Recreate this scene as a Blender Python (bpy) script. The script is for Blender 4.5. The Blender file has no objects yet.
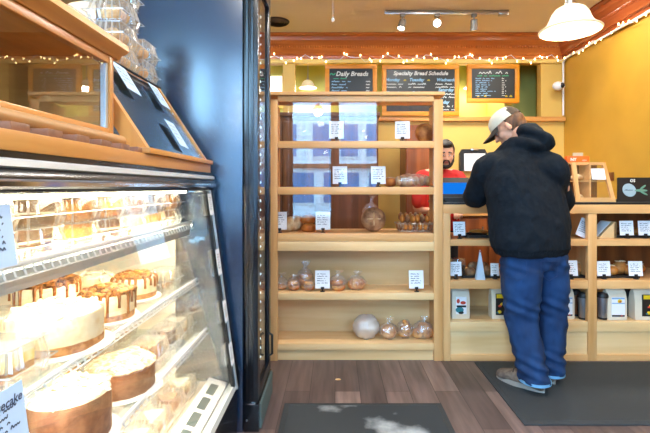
import bpy, bmesh, math, random
from mathutils import Vector, Matrix, noise, Euler
random.seed(7)
S = bpy.context.scene
COL = S.collection
PI = math.pi
F = 433.0; CZ = 1.23
def P(px, py, D):
    return Vector(((px-335)*D/F, D, CZ-(py-187)*D/F))
def lin(c):
    c = c/255.0
    return c/12.92 if c <= .04045 else ((c+.055)/1.055)**2.4
def rgb(r, g, b): return (lin(r), lin(g), lin(b), 1)

# ---------------------------------------------------------------- materials
def newmat(n):
    m = bpy.data.materials.new(n); m.use_nodes = True
    nt = m.node_tree; nt.nodes.clear()
    out = nt.nodes.new('ShaderNodeOutputMaterial')
    return m, nt, out
def N(nt, t, **k):
    n = nt.nodes.new('ShaderNode'+t)
    for a, v in k.items():
        if a.startswith('i_'):
            n.inputs[a[2:].replace('_', ' ')].default_value = v
        else: setattr(n, a, v)
    return n
def plain(n, c, rough=.5, metal=0, emit=None, es=0, nscale=0, namt=.15, bump=0, bscale=40, spec=.5, coat=0, sub=0):
    m, nt, out = newmat(n)
    p = N(nt, 'BsdfPrincipled')
    p.inputs['Base Color'].default_value = c; p.inputs['Roughness'].default_value = rough
    p.inputs['Metallic'].default_value = metal; p.inputs['Specular IOR Level'].default_value = spec
    p.inputs['Coat Weight'].default_value = coat
    if sub:
        p.inputs['Subsurface Weight'].default_value = sub; p.inputs['Subsurface Radius'].default_value = (.01, .005, .003)
    if emit: p.inputs['Emission Color'].default_value = emit; p.inputs['Emission Strength'].default_value = es
    p.inputs['Coat Roughness'].default_value = .22
    nt.links.new(p.outputs[0], out.inputs[0])
    tc = N(nt, 'TexCoord')
    if nscale:
        t = N(nt, 'TexNoise'); t.inputs['Scale'].default_value = nscale; t.inputs['Detail'].default_value = 4
        nt.links.new(tc.outputs['Object'], t.inputs['Vector'])
        r = N(nt, 'ValToRGB'); r.color_ramp.elements[0].position = .3; r.color_ramp.elements[1].position = .7
        r.color_ramp.elements[0].color = tuple(x*(1-namt) for x in c[:3])+(1,)
        r.color_ramp.elements[1].color = tuple(min(1, x*(1+namt)) for x in c[:3])+(1,)
        nt.links.new(t.outputs['Fac'], r.inputs[0]); nt.links.new(r.outputs[0], p.inputs['Base Color'])
    if bump:
        t = N(nt, 'TexNoise'); t.inputs['Scale'].default_value = bscale; t.inputs['Detail'].default_value = 3
        nt.links.new(tc.outputs['Object'], t.inputs['Vector'])
        b = N(nt, 'Bump'); b.inputs['Strength'].default_value = bump; b.inputs['Distance'].default_value = .01
        nt.links.new(t.outputs['Fac'], b.inputs['Height']); nt.links.new(b.outputs[0], p.inputs['Normal'])
    return m
def two(n, c1, c2, scale=20, lo=.4, hi=.6, rough=.6, detail=5, stretch=(1, 1, 1), bump=.2, spec=.4):
    m, nt, out = newmat(n)
    p = N(nt, 'BsdfPrincipled'); p.inputs['Roughness'].default_value = rough; p.inputs['Specular IOR Level'].default_value = spec
    tc = N(nt, 'TexCoord'); mp = N(nt, 'Mapping'); mp.inputs['Scale'].default_value = stretch
    t = N(nt, 'TexNoise'); t.inputs['Scale'].default_value = scale; t.inputs['Detail'].default_value = detail
    r = N(nt, 'ValToRGB'); e = r.color_ramp.elements
    e[0].position = lo; e[1].position = hi; e[0].color = c1; e[1].color = c2
    L = nt.links.new
    L(tc.outputs['Object'], mp.inputs[0]); L(mp.outputs[0], t.inputs['Vector']); L(t.outputs['Fac'], r.inputs[0])
    L(r.outputs[0], p.inputs['Base Color'])
    if bump:
        b = N(nt, 'Bump'); b.inputs['Strength'].default_value = bump; b.inputs['Distance'].default_value = .004
        L(t.outputs['Fac'], b.inputs['Height']); L(b.outputs[0], p.inputs['Normal'])
    L(p.outputs[0], out.inputs[0])
    return m
def wood(n, c1, c2, ax, rough=.38, sc=14):
    st = [1, 1, 1]; st['xyz'.index(ax)] = .07
    return two(n, c1, c2, scale=sc, lo=.3, hi=.72, rough=rough, stretch=st, bump=.05)
def schlick(nt, f0, mul=1.0):
    lw = N(nt, 'LayerWeight'); lw.inputs['Blend'].default_value = .5
    a = N(nt, 'Math', operation='POWER'); a.inputs[1].default_value = 5
    b = N(nt, 'Math', operation='MULTIPLY_ADD'); b.inputs[1].default_value = (1-f0)*mul; b.inputs[2].default_value = f0
    b.use_clamp = True
    nt.links.new(lw.outputs['Facing'], a.inputs[0]); nt.links.new(a.outputs[0], b.inputs[0])
    return b
def glassy(n, f0=.045, tint=(1, 1, 1, 1), rough=0.0, haze=0, hazecol=(.9, .9, .9, 1), mul=1.0, bump=0):
    m, nt, out = newmat(n)
    tr = N(nt, 'BsdfTransparent'); tr.inputs[0].default_value = tint
    gl = N(nt, 'BsdfGlossy'); gl.inputs['Roughness'].default_value = rough; gl.inputs['Color'].default_value = (1, 1, 1, 1)
    mx = N(nt, 'MixShader'); f = schlick(nt, f0, mul)
    nt.links.new(f.outputs[0], mx.inputs[0]); nt.links.new(gl.outputs[0], mx.inputs[2])
    src = tr
    if haze:
        df = N(nt, 'BsdfDiffuse'); df.inputs[0].default_value = hazecol
        tl = N(nt, 'BsdfTranslucent'); tl.inputs[0].default_value = hazecol
        m1 = N(nt, 'MixShader'); m1.inputs[0].default_value = .5
        nt.links.new(df.outputs[0], m1.inputs[1]); nt.links.new(tl.outputs[0], m1.inputs[2])
        m2 = N(nt, 'MixShader'); m2.inputs[0].default_value = haze
        nt.links.new(tr.outputs[0], m2.inputs[1]); nt.links.new(m1.outputs[0], m2.inputs[2]); src = m2
    if bump:
        tc = N(nt, 'TexCoord'); t = N(nt, 'TexNoise'); t.inputs['Scale'].default_value = bump
        nt.links.new(tc.outputs['Object'], t.inputs['Vector'])
        b = N(nt, 'Bump'); b.inputs['Strength'].default_value = .6; b.inputs['Distance'].default_value = .01
        nt.links.new(t.outputs['Fac'], b.inputs['Height']); nt.links.new(b.outputs[0], gl.inputs['Normal'])
    nt.links.new(src.outputs[0], mx.inputs[1]); nt.links.new(mx.outputs[0], out.inputs[0])
    return m
def emis(n, c, s):
    m, nt, out = newmat(n)
    e = N(nt, 'Emission'); e.inputs[0].default_value = c; e.inputs[1].default_value = s
    nt.links.new(e.outputs[0], out.inputs[0]); return m

M = {}
LW1, LW2 = rgb(232, 182, 124), rgb(204, 146, 86)
for ax in 'xyz':
    M['oak_'+ax] = wood('light_oak_'+ax, LW1, LW2, ax)
    M['amber_'+ax] = wood('amber_wood_'+ax, rgb(232, 172, 98), rgb(190, 126, 62), ax, rough=.3)
    M['maple_'+ax] = wood('pale_maple_'+ax, rgb(240, 204, 152), rgb(222, 176, 118), ax)
M['oldwood'] = wood('worn_grey_wood', rgb(196, 150, 96), rgb(150, 108, 66), 'y', sc=20)
M['slat'] = wood('slat_wood', rgb(160, 115, 90), rgb(110, 76, 58), 'x', sc=20)
M['darkwood'] = wood('brown_cabinet_wood', rgb(150, 82, 36), rgb(98, 50, 22), 'z')
M['walnut'] = wood('dark_walnut', rgb(112, 72, 44), rgb(70, 44, 28), 'z')
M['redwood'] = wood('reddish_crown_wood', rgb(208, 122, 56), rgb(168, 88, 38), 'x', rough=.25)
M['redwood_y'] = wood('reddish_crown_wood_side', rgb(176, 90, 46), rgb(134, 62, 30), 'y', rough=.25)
M['yellow'] = plain('yellow_wall_paint', rgb(218, 178, 90), .55, nscale=2.5, namt=.05, bump=.05, bscale=120)
M['mustard'] = plain('mustard_wall_paint', rgb(190, 144, 48), .5, nscale=3, namt=.07, bump=.08, bscale=90)
M['cream'] = plain('cream_trim_paint', rgb(236, 205, 120), .55)
M['olive'] = plain('olive_wall_paint', rgb(208, 204, 112), .6, nscale=2, namt=.06)
M['ceil'] = plain('tan_ceiling_paint', rgb(226, 220, 206), .8, nscale=2, namt=.03)
M['white'] = plain('white_plastic', rgb(235, 235, 232), .4)
M['paper'] = plain('white_card_paper', rgb(232, 236, 242), .7)
M['paperblue'] = plain('pale_blue_card_paper', rgb(186, 212, 244), .7)
M['slot'] = plain('grey_vent_slot', rgb(96, 108, 104), .5)
M['ink'] = plain('dark_ink', rgb(60, 70, 95), .8)
M['redink'] = plain('red_ink', rgb(190, 50, 60), .8)
M['chalk'] = plain('white_chalk', rgb(225, 228, 220), .9)
M['chalkblue'] = plain('blue_chalk', rgb(150, 195, 225), .9)
M['chalkgreen'] = plain('green_chalk', rgb(60, 175, 120), .9)
M['chalkyellow'] = plain('yellow_chalk', rgb(225, 195, 60), .9)
M['board'] = plain('slate_board', rgb(32, 36, 33), .4, nscale=5, namt=.2)
M['frame'] = wood('chalkboard_frame_wood', rgb(235, 160, 40), rgb(205, 120, 20), 'x')
M['black'] = plain('black_enamel', rgb(16, 19, 24), .24, spec=.7, bump=.03, bscale=3)
M['skytintpanel'] = plain('black_panel_sky_tint', rgb(20, 50, 80), .25, metal=.07, spec=1.0, coat=1.0, bump=.12, bscale=2.2)  # blue in the base colour imitates sky reflected on black paint
M['blacksoft'] = plain('black_plastic', rgb(22, 22, 24), .5)
M['rubber'] = plain('black_rubber_mat', rgb(45, 50, 54), .75, bump=.3, bscale=160)
M['steel'] = plain('brushed_steel', rgb(190, 192, 195), .28, metal=1)
M['alu'] = plain('pale_aluminium', rgb(205, 212, 216), .35, metal=.5)
M['chrome'] = plain('chrome', rgb(210, 215, 220), .12, metal=1)
M['wire'] = plain('white_coated_wire', rgb(235, 238, 240), .35)
M['caseinner'] = plain('case_liner', rgb(236, 226, 205), .4)
M['glass'] = glassy('clear_glass', .06)
M['shelfglass'] = glassy('shelf_glass', .05, tint=(.93, .98, .96, 1), haze=.22)
M['plastic'] = glassy('clear_clamshell_plastic', .10, rough=.10, haze=.13, mul=.8, hazecol=(.95,.93,.88,1))
M['bag'] = glassy('thin_poly_bag', .14, rough=.10, haze=.20, hazecol=(.95, .96, 1, 1), bump=60)
M['whitebag'] = glassy('white_poly_bag', .12, rough=.15, haze=.55, hazecol=(.97, .97, 1, 1), bump=60)
M['led'] = emis('case_lamp_tube', (1, .88, .66, 1), 62)
M['ledtop'] = emis('case_top_lamp', (1, .88, .66, 1), 13)
M['bulb'] = emis('fairy_bulb', (1, .72, .28, 1), 16)
M['lamp_on'] = emis('spot_lens', (1, .93, .8, 1), 40)
M['shade'] = plain('milk_glass_shade', rgb(245, 226, 185), .35, emit=(1, .82, .56, 1), es=.35)
M['coolerled'] = emis('cooler_led_dot', (.75, .95, 1, 1), 3.5)
M['screen'] = emis('blue_touch_screen', rgb(20, 120, 230), 1.0)
M['orange'] = plain('orange_sign', rgb(245, 105, 30), .5)
M['orangelit'] = M['orange']
M['bread'] = two('brown_crust', rgb(196, 128, 62), rgb(134, 72, 28), 14, rough=.6)
M['bun'] = two('golden_bun_crust', rgb(206, 130, 56), rgb(166, 88, 30), 9, rough=.45)
M['paleloaf'] = two('floured_crust', rgb(226, 200, 160), rgb(186, 140, 90), 16)
M['rye'] = two('dark_rye_crust', rgb(120, 80, 52), rgb(176, 130, 90), 18)
M['bagel'] = two('bagel_crust', rgb(222, 160, 88), rgb(186, 112, 50), 20)
M['cookie'] = two('cookie_dough', rgb(238, 204, 152), rgb(206, 156, 100), 40)
M['choc'] = two('chocolate_ganache', rgb(92, 50, 30), rgb(132, 78, 48), 30, rough=.35)
M['mousse'] = two('pale_chocolate_mousse', rgb(160, 108, 72), rgb(128, 80, 50), 30, rough=.5)
M['cheese'] = two('cheesecake_cream', rgb(250, 236, 200), rgb(240, 216, 165), 25, rough=.45)
M['whip'] = two('whipped_cream', rgb(252, 246, 228), rgb(236, 220, 184), 45, rough=.5)
M['pecan'] = two('caramel_pecans', rgb(96, 50, 16), rgb(196, 130, 60), 55, rough=.5)
M['caramel'] = plain('caramel_sauce', rgb(150, 88, 38), .2)
M['lemon'] = two('lemon_curls', rgb(246, 206, 92), rgb(250, 236, 180), 60)
M['crust'] = two('cake_crumb', rgb(206, 150, 90), rgb(160, 100, 50), 60)
M['pie'] = two('golden_pie_filling', rgb(232, 170, 60), rgb(190, 116, 40), 30)
M['darkcake'] = two('dark_brown_cake', rgb(110, 62, 34), rgb(70, 38, 22), 50)
M['board_white'] = plain('white_cake_board', rgb(240, 240, 238), .5)
M['kraft'] = plain('pale_kraft_bag', rgb(222, 208, 186), .65, nscale=8, namt=.06, bump=.3, bscale=20)
M['label_black'] = plain('black_label', rgb(24, 22, 22), .5)
M['label_white'] = plain('white_label', rgb(235, 236, 240), .5)
M['label_blue'] = plain('blue_label_band', rgb(140, 175, 215), .5)
M['yellowgfx'] = plain('yellow_label_print', rgb(240, 200, 30), .5)
M['redgfx'] = plain('red_label_print', rgb(200, 60, 40), .5)
M['tealgfx'] = plain('teal_label_print', rgb(40, 120, 130), .5)
M['skin'] = plain('skin', rgb(214, 150, 118), .5, nscale=30, namt=.05, sub=.1)
M['skinb'] = plain('barista_skin', rgb(222, 168, 138), .5, nscale=30, namt=.05, sub=.1)
M['hair'] = two('brown_hair', rgb(110, 70, 40), rgb(70, 42, 24), 60, stretch=(1, 1, .2), rough=.6)
M['darkhair'] = two('dark_hair', rgb(40, 28, 22), rgb(20, 14, 12), 60, rough=.5)
M['hoodie'] = plain('black_fleece', rgb(19, 25, 32), .92, nscale=30, namt=.2, bump=.25, bscale=55, spec=.2)
M['jeans'] = two('blue_denim', rgb(12, 34, 68), rgb(28, 68, 116), 9, lo=.3, hi=.75, rough=.85, stretch=(1, 1, .45), bump=.25)
M['denimcuff'] = plain('faded_cuff', rgb(110, 165, 205), .8)
M['stitch'] = plain('seam_stitch', rgb(20, 46, 88), .8)
M['redtee'] = plain('red_cotton', rgb(196, 24, 24), .8, nscale=10, namt=.12, bump=.2, bscale=25)
M['capcream'] = plain('cream_mesh_cap', rgb(206, 198, 178), .8, bump=.5, bscale=300)
M['capdark'] = plain('dark_cap_fabric', rgb(58, 46, 36), .8)
M['suede'] = two('taupe_suede', rgb(128, 110, 96), rgb(98, 82, 72), 30, rough=.85)
M['sole'] = plain('grey_rubber_sole', rgb(150, 142, 134), .6)
M['lips'] = plain('lips', rgb(178, 96, 84), .4)
M['eyewhite'] = plain('eye_white', rgb(230, 226, 220), .3)
M['pupil'] = plain('dark_iris', rgb(40, 26, 18), .2)
M['apron'] = plain('dark_trousers', rgb(34, 34, 40), .85)
M['facade'] = None

# ---------------------------------------------------------------- mesh builder
class MB:
    def __init__(s): s.bm = bmesh.new(); s.mats = []; s.mi = 0
    def mat(s, m):
        m = M[m] if isinstance(m, str) else m
        if m not in s.mats: s.mats.append(m)
        s.mi = s.mats.index(m); return s
    def _f(s, vs, smooth=True):
        try:
            f = s.bm.faces.new(vs); f.material_index = s.mi; f.smooth = smooth; return f
        except ValueError: return None
    def box(s, x0, x1, y0, y1, z0, z1, bev=0, mtx=None):
        n0 = len(s.bm.verts)
        t = bmesh.new()
        vs = [t.verts.new((x, y, z)) for z in (z0, z1) for y in (y0, y1) for x in (x0, x1)]
        for q in ((0, 2, 3, 1), (4, 5, 7, 6), (0, 1, 5, 4), (2, 6, 7, 3), (0, 4, 6, 2), (1, 3, 7, 5)):
            t.faces.new([vs[i] for i in q])
        if bev: bmesh.ops.bevel(t, geom=list(t.edges), offset=bev, segments=2, affect='EDGES', profile=.6)
        s.merge(t, mtx, False); return s
    def merge(s, t, mtx=None, smooth=True):
        mp = {}
        for v in t.verts: mp[v] = s.bm.verts.new(mtx @ v.co if mtx else v.co)
        for f in t.faces: s._f([mp[v] for v in f.verts], smooth)
        t.free()
    def rings(s, rs, cap=True, closed=True, smooth=True):
        R = [[s.bm.verts.new(p) for p in r] for r in rs]
        n = len(R[0])
        for a, b in zip(R, R[1:]):
            for i in range(n if closed else n-1):
                s._f([a[i], a[(i+1) % n], b[(i+1) % n], b[i]], smooth)
        if cap:
            s._f(list(reversed(R[0])), smooth); s._f(R[-1], smooth)
        return s
    def lathe(s, prof, c=(0, 0, 0), n=24, cap=True, smooth=True, mtx=None):
        rs = []
        for r, z in prof:
            ring = []
            for i in range(n):
                v = Vector((r*math.cos(2*PI*i/n), r*math.sin(2*PI*i/n), z))
                if mtx: v = mtx @ v
                ring.append(v+Vector(c))
            rs.append(ring)
        return s.rings(rs, cap, True, smooth)
    def tube(s, pts, r, n=8, cap=True, closed=False):
        pts = [Vector(p) for p in pts]; rs = []
        m = len(pts); up = Vector((0, 0, 1)); prev = None
        for i, p in enumerate(pts):
            a = pts[max(i-1, 0)]; b = pts[min(i+1, m-1)]
            d = (b-a).normalized()
            if prev is None:
                u = d.cross(up) if abs(d.z) < .95 else d.cross(Vector((1, 0, 0)))
            else: u = prev-d*prev.dot(d)
            u.normalize(); prev = u; w = d.cross(u)
            rr = r[i] if isinstance(r, (list, tuple)) else r
            rs.append([p+u*rr*math.cos(2*PI*k/n)+w*rr*math.sin(2*PI*k/n) for k in range(n)])
        return s.rings(rs, cap)
    def ell(s, c, r, mtx=None, seg=16, rng=10):
        t = bmesh.new(); bmesh.ops.create_uvsphere(t, u_segments=seg, v_segments=rng, radius=1)
        m = Matrix.Translation(c) @ (mtx if mtx else Matrix.Identity(4)) @ Matrix.Diagonal((r[0], r[1], r[2], 1))
        s.merge(t, m); return s
    def prism(s, poly, ax, a, b, smooth=False):
        # poly of 2D points; ax: axis of extrusion
        def mk(p, t):
            if ax == 'x': return (t, p[0], p[1])
            if ax == 'y': return (p[0], t, p[1])
            return (p[0], p[1], t)
        return s.rings([[mk(p, a) for p in poly], [mk(p, b) for p in poly]], True, True, smooth)
    def quad(s, a, b, c, d): s._f([s.bm.verts.new(p) for p in (a, b, c, d)], False); return s
    def noise(s, amp, sc, seed=0):
        bmesh.ops.recalc_face_normals(s.bm, faces=s.bm.faces); s.bm.normal_update()
        o = Vector((seed*3.1, seed*1.7, seed))
        for v in s.bm.verts: v.co += v.normal*amp*noise.noise(v.co*sc+o)
        return s
    def build(s, name, parent=None, world=False, recalc=True, ang=40):
        if recalc: bmesh.ops.recalc_face_normals(s.bm, faces=s.bm.faces)
        if world and parent:
            q = parent; off = Vector()
            while q: off += q.location; q = q.parent
            for v in s.bm.verts: v.co -= off
        me = bpy.data.meshes.new(name); s.bm.to_mesh(me); s.bm.free()
        for m in s.mats: me.materials.append(m)
        try: me.set_sharp_from_angle(angle=math.radians(ang))
        except Exception: pass
        o = bpy.data.objects.new(name, me); COL.objects.link(o); o.parent = parent
        return o
def tag(o, label=None, cat=None, group=None, kind=None):
    if label: o['label'] = label
    if cat: o['category'] = cat
    if group: o['group'] = group
    if kind: o['kind'] = kind
    return o
def thing(name, label, cat, loc=(0, 0, 0), rz=0, group=None):
    o = bpy.data.objects.new(name, None); COL.objects.link(o); o.empty_display_size = .05
    o.location = loc; o.rotation_euler = (0, 0, rz)
    return tag(o, label, cat, group)
def solo(mb, name, label, cat, loc=(0, 0, 0), rz=0, group=None):
    o = mb.build(name); o.location = loc; o.rotation_euler = (0, 0, rz)
    return tag(o, label, cat, group)
def struct(name, mb): return tag(mb.build(name), kind='structure')
def dup(o, loc, rz=None, label=None, group=None, scale=None):
    r = o.copy(); COL.objects.link(r); r.location = loc
    if rz is not None: r.rotation_euler = (0, 0, rz)
    if scale: r.scale = (scale,)*3 if isinstance(scale, (int, float)) else scale
    if label: r['label'] = label
    if group: r['group'] = group
    for ch in o.children:
        c = ch.copy(); COL.objects.link(c); c.parent = r
        for g in ch.children:
            d = g.copy(); COL.objects.link(d); d.parent = c
    return r
def text_into(mb, body, size, mtx, align='LEFT', shear=.25, bold=.0):
    cu = bpy.data.curves.new('t', 'FONT'); cu.body = body; cu.size = size; cu.align_x = align; cu.shear = shear; cu.offset = bold
    cu.resolution_u = 2
    o = bpy.data.objects.new('t', cu); COL.objects.link(o)
    bpy.context.view_layer.update()
    me = o.to_mesh()
    t = bmesh.new(); t.from_mesh(me); o.to_mesh_clear()
    mb.merge(t, mtx, False)
    bpy.data.objects.remove(o); bpy.data.curves.remove(cu)
def squiggle(mb, x0, x1, z, h, t, mtx, rnd, wordlen=5):
    # handwriting-like stroke in local xz plane mapped through mtx (local x right, y up)
    x = x0; step = h*.55
    while x < x1:
        L = min(x1-x, step*rnd.randint(3, 3+wordlen*2)); pts = []
        xx = x; k = 0
        while xx < x+L:
            pts.append(Vector((xx, z+(h*(.9 if rnd.random() < .25 else .5) if k % 2 else 0)))); xx += step*rnd.uniform(.6, 1.2); k += 1
        for a, b in zip(pts, pts[1:]):
            d = (b-a).normalized(); n = Vector((-d.y, d.x))*t/2
            q = [a-n, b-n, b+n, a+n]
            mb._f([mb.bm.verts.new(mtx @ Vector((v.x, v.y, 0))) for v in q], False)
        x += L+h
STAND = Matrix.Rotation(PI/2, 4, 'X')   # local xy plane -> xz plane facing -Y
# ================================================================ SETTING
RW = 2.644; LWX = -3.0; BW = 5.0; FW = -1.6; CH = 2.95
# floor: dark vinyl planks running away from the camera
m, nt, out = newmat('dark_plank_floor')
p = N(nt, 'BsdfPrincipled'); p.inputs['Roughness'].default_value = .42
tc = N(nt, 'TexCoord'); mp = N(nt, 'Mapping'); mp.inputs['Rotation'].default_value = (0, 0, PI/2)
bk = N(nt, 'TexBrick'); bk.offset = .37; bk.inputs['Scale'].default_value = 1; bk.inputs['Brick Width'].default_value = 1.1
bk.inputs['Row Height'].default_value = .15; bk.inputs['Mortar Size'].default_value = .0018
bk.inputs['Color1'].default_value = rgb(124, 104, 98); bk.inputs['Color2'].default_value = rgb(78, 64, 62); bk.inputs['Mortar'].default_value = rgb(48, 36, 34)
n1 = N(nt, 'TexNoise'); n1.inputs['Scale'].default_value = 9; n1.inputs['Detail'].default_value = 6
mp2 = N(nt, 'Mapping'); mp2.inputs['Scale'].default_value = (3, .25, 1)
mx = N(nt, 'Mix', data_type='RGBA', blend_type='OVERLAY'); mx.inputs[0].default_value = .85
L = nt.links.new
L(tc.outputs['Object'], mp.inputs[0]); L(mp.outputs[0], bk.inputs['Vector'])
L(tc.outputs['Object'], mp2.inputs[0]); L(mp2.outputs[0], n1.inputs['Vector'])
L(bk.outputs['Color'], mx.inputs[6]); L(n1.outputs['Fac'], mx.inputs[7]); L(mx.outputs[2], p.inputs['Base Color'])
L(p.outputs[0], out.inputs[0]); M['floor'] = m
struct('floor', MB().mat('floor').box(LWX, RW+.1, FW, BW+.1, -.06, 0))
HC = 3.8
struct('ceiling', MB().mat('ceil').box(LWX-.1, RW+.1, 3.3, 5.9, CH, HC+.1).box(LWX-.1, RW+.1, FW-.12, 3.3, HC, HC+.1))
struct('wall_left', MB().mat('mustard').box(LWX-.1, LWX, FW-.12, 5.9, 0, HC))
struct('wall_right', MB().mat('mustard').box(RW, RW+.1, FW-.12, 5.9, 0, HC))
w = MB().mat('yellow')
w.box(LWX, RW, BW, BW+.1, 0, 2.04); w.box(LWX, RW, BW, BW+.1, 2.66, CH)
w.box(LWX, -1.0, BW, BW+.1, 2.04, 2.66); w.box(-.60, -.462, BW, BW+.1, 2.04, 2.66); w.box(2.38, RW, BW, BW+.1, 2.04, 2.66)
struct('wall_back', w)
w = MB().mat('olive')
w.box(LWX, RW, 5.7, 5.8, 1.9, CH); w.box(LWX, RW, BW+.1, 5.7, 1.94, 2.0)
w.box(2.0, 2.1, BW+.1, 5.7, 2.0, CH)
struct('wall_recess', w)
wi = MB().mat(emis('bright_daylight_pane', (1, .97, .9, 1), 2.2)).box(-1.02, -.69, 5.66, 5.69, 2.30, 2.68)
wi.mat('cream').box(-1.06, -1.02, 5.65, 5.7, 2.26, 2.72).box(-.69, -.65, 5.65, 5.7, 2.26, 2.72).box(-1.02, -.69, 5.65, 5.7, 2.26, 2.30)
struct('window_1', wi)
struct('trim_1', MB().mat('amber_x').box(LWX, RW-.01, BW-.06, BW+.02, 1.985, 2.035, .006))        # ledge rail
# crown moulding with scalloped rope, along the back and the right wall
def crown(mb, a, b, along):
    prof = [(0, 2.70), (.035, 2.70), (.04, 2.735), (.07, 2.75), (.085, 2.78), (.13, 2.86), (.15, 2.875), (.155, 2.915), (.19, 2.93), (.19, 2.949), (0, 2.949)]
    if along == 'x': mb.prism([(BW-d, z) for d, z in prof], 'x', a, b)
    else: mb.prism([(RW-d, z) for d, z in prof], 'y', a, b)
    n = int((b-a)/.014)
    for (d0, z0, r0) in ((.085, 2.825, .032), (.055, 2.748, .017)):
        rs = []
        for i in range(n+1):
            t = a+(b-a)*i/n; rr = r0*(1 if i % 2 else .72)
            ring = []
            for k in range(8):
                an = 2*PI*k/8; dd = d0+rr*math.cos(an); zz = z0+rr*math.sin(an)
                ring.append((t, BW-dd, zz) if along == 'x' else (RW-dd, t, zz))
            rs.append(ring)
        mb.rings(rs)
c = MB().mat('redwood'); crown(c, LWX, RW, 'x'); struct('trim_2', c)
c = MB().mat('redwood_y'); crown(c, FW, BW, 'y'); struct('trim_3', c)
struct('trim_4', MB().mat('cream').box(LWX, RW-.02, BW-.03, BW+.01, 2.655, 2.70, .004))
# storefront behind the camera
w = MB().mat('darkwood')
def hole_wall(holes, z1=3.6, z0=.45):
    xs = LWX
    for a, b in holes:
        z0 = SILL[round(a, 3)]
        w.box(xs, a, FW-.12, FW, 0, HC); w.box(a, b, FW-.12, FW, 0, z0); w.box(a, b, FW-.12, FW, z1, HC); xs = b
    w.box(xs, RW, FW-.12, FW, 0, HC)
SILL = {-2.75: .45, -.82: .68, .045: 1.13, 1.98: .45}
HO = [(-2.75, -1.15), (-.82, -.045), (.045, .78), (1.98, 2.6)]
hole_wall(HO); struct('wall_front', w)
for i, (a, b) in enumerate(HO):
    g = MB().mat('glass').box(a, b, FW-.07, FW-.065, SILL[a], 3.6); 
    g.mat('darkwood').box(a, a+.03, FW-.09, FW-.04, SILL[a], 3.6).box(b-.03, b, FW-.09, FW-.04, SILL[a], 3.6)
    struct('window_%d' % (i+2), g)
# street outside: pavement and the pale building opposite (seen mirrored in the shelf glass)
m, nt, out = newmat('pale_clapboard')
p = N(nt, 'BsdfPrincipled'); p.inputs['Roughness'].default_value = .8
tc = N(nt, 'TexCoord'); wv = N(nt, 'TexWave', bands_direction='Z'); wv.inputs['Scale'].default_value = 1.2
r = N(nt, 'ValToRGB'); r.color_ramp.elements[0].color = rgb(225, 228, 232); r.color_ramp.elements[1].color = rgb(250, 250, 252)
nt.links.new(tc.outputs['Object'], wv.inputs[0]); nt.links.new(wv.outputs['Fac'], r.inputs[0]); nt.links.new(r.outputs[0], p.inputs['Base Color']); nt.links.new(p.outputs[0], out.inputs[0])
M['facade'] = m
M['street'] = plain('street_asphalt', rgb(120, 120, 122), .9, nscale=3, namt=.1)
M['bluewin'] = plain('blue_window_pane', rgb(20, 125, 175), .3)
struct('ground', MB().mat('street').box(-20, 20, -16, FW-.13, -.2, -.1))
t = thing('building', 'pale building across the street mirrored in the shelf glass', 'building', (0, -14, -.1))
MB().mat('facade').box(-3.0, 7, -4, 0, 0, 9).build('wall', t)
MB().mat('darkwood').box(-2.9, 5, 0, .25, 2.2, 2.4).build('shopfront_cornice', t)
for x in (-2.2, -.62, .66, 1.86, 3.2):
    for z in (2.75, 5.4):
        f = MB().mat('white').box(x-.5, x+.5, 0, .08, z-.08, z+1.58).build('window', t)
        MB().mat('bluewin').box(x-.41, x+.41, .06, .1, z, z+1.5).build('pane', f)
for x in (-1.8, .3, 2.4):
    f = MB().mat('white').box(x-.9, x+.9, 0, .08, .5, 2.1).build('window', t)
    MB().mat('bluewin').box(x-.82, x+.82, .06, .1, .6, 2.0).build('pane', f)

# ================================================================ ROOM FITTINGS
def chalkboard(x0, x1, y0, y1, label, D=4.93):
    a = P(x0, y1, D); b = P(x1, y0, D); W = b.x-a.x; H = b.z-a.z
    t = thing('chalkboard', label, 'chalkboard', ((a.x+b.x)/2, D, a.z))
    MB().mat('board').box(-W/2+.02, W/2-.02, 0, .02, .02, H-.02).build('slate', t)
    f = MB().mat('frame'); k = .05
    f.box(-W/2, W/2, -.015, .025, 0, k, .004).box(-W/2, W/2, -.015, .025, H-k, H, .004)
    f.box(-W/2, -W/2+k, -.015, .025, k, H-k, .004).box(W/2-k, W/2, -.015, .025, k, H-k, .004)
    f.build('frame', t)
    return t, W, H
def tx(x, z): return Matrix.Translation((x, -.003, z)) @ STAND
R = random.Random(3)
bt, W, H = chalkboard(382, 459, 65, 116, 'largest chalkboard, headed Specialty Bread Schedule, half hidden by the glass shelf')
w = MB().mat('chalk')
text_into(w, 'Specialty Bread Schedule', .062, tx(0, H-.115), 'CENTER', bold=.002)
w.mat('chalkblue')
for x, z, s in ((-.38, H-.185, 'Monday'), (-.11, H-.185, 'Tuesday'), (.2, H-.185, 'Wednesday'), (-.38, H-.335, 'Thursday'), (-.08, H-.335, 'Friday'), (.22, H-.30, 'Saturday'), (.2, H-.44, 'Sunday')):
    text_into(w, s, .05, tx(x-.02, z), bold=.0015)
    w.mat('chalk')
    for k in range(2): squiggle(w, x-.03, x+.2-R.random()*.05, z-.04-.035*k, .022, .006, tx(0, 0), R)
    w.mat('chalkyellow'); squiggle(w, x+.19, x+.215, z+.005, .025, .012, tx(0, 0), R, 1); w.mat('chalkblue')
w.build('writing', bt)
bt, W, H = chalkboard(325, 377, 64.5, 103, 'left chalkboard, headed Daily Breads, beside the greenish recess')
w = MB().mat('chalk'); text_into(w, 'Daily Breads', .072, tx(.01, H-.13), 'CENTER', bold=.002)
w.mat('chalkgreen'); squiggle(w, -.24, -.17, H-.12, .04, .012, tx(0, 0), R); squiggle(w, -.2, -.05, H-.165, .015, .006, tx(0, 0), R)
w.mat('chalkblue')
for k in range(6): squiggle(w, -.22, R.uniform(-.05, .03), H-.2-.035*k, .02, .006, tx(0, 0), R)
w.mat('chalk')
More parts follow.
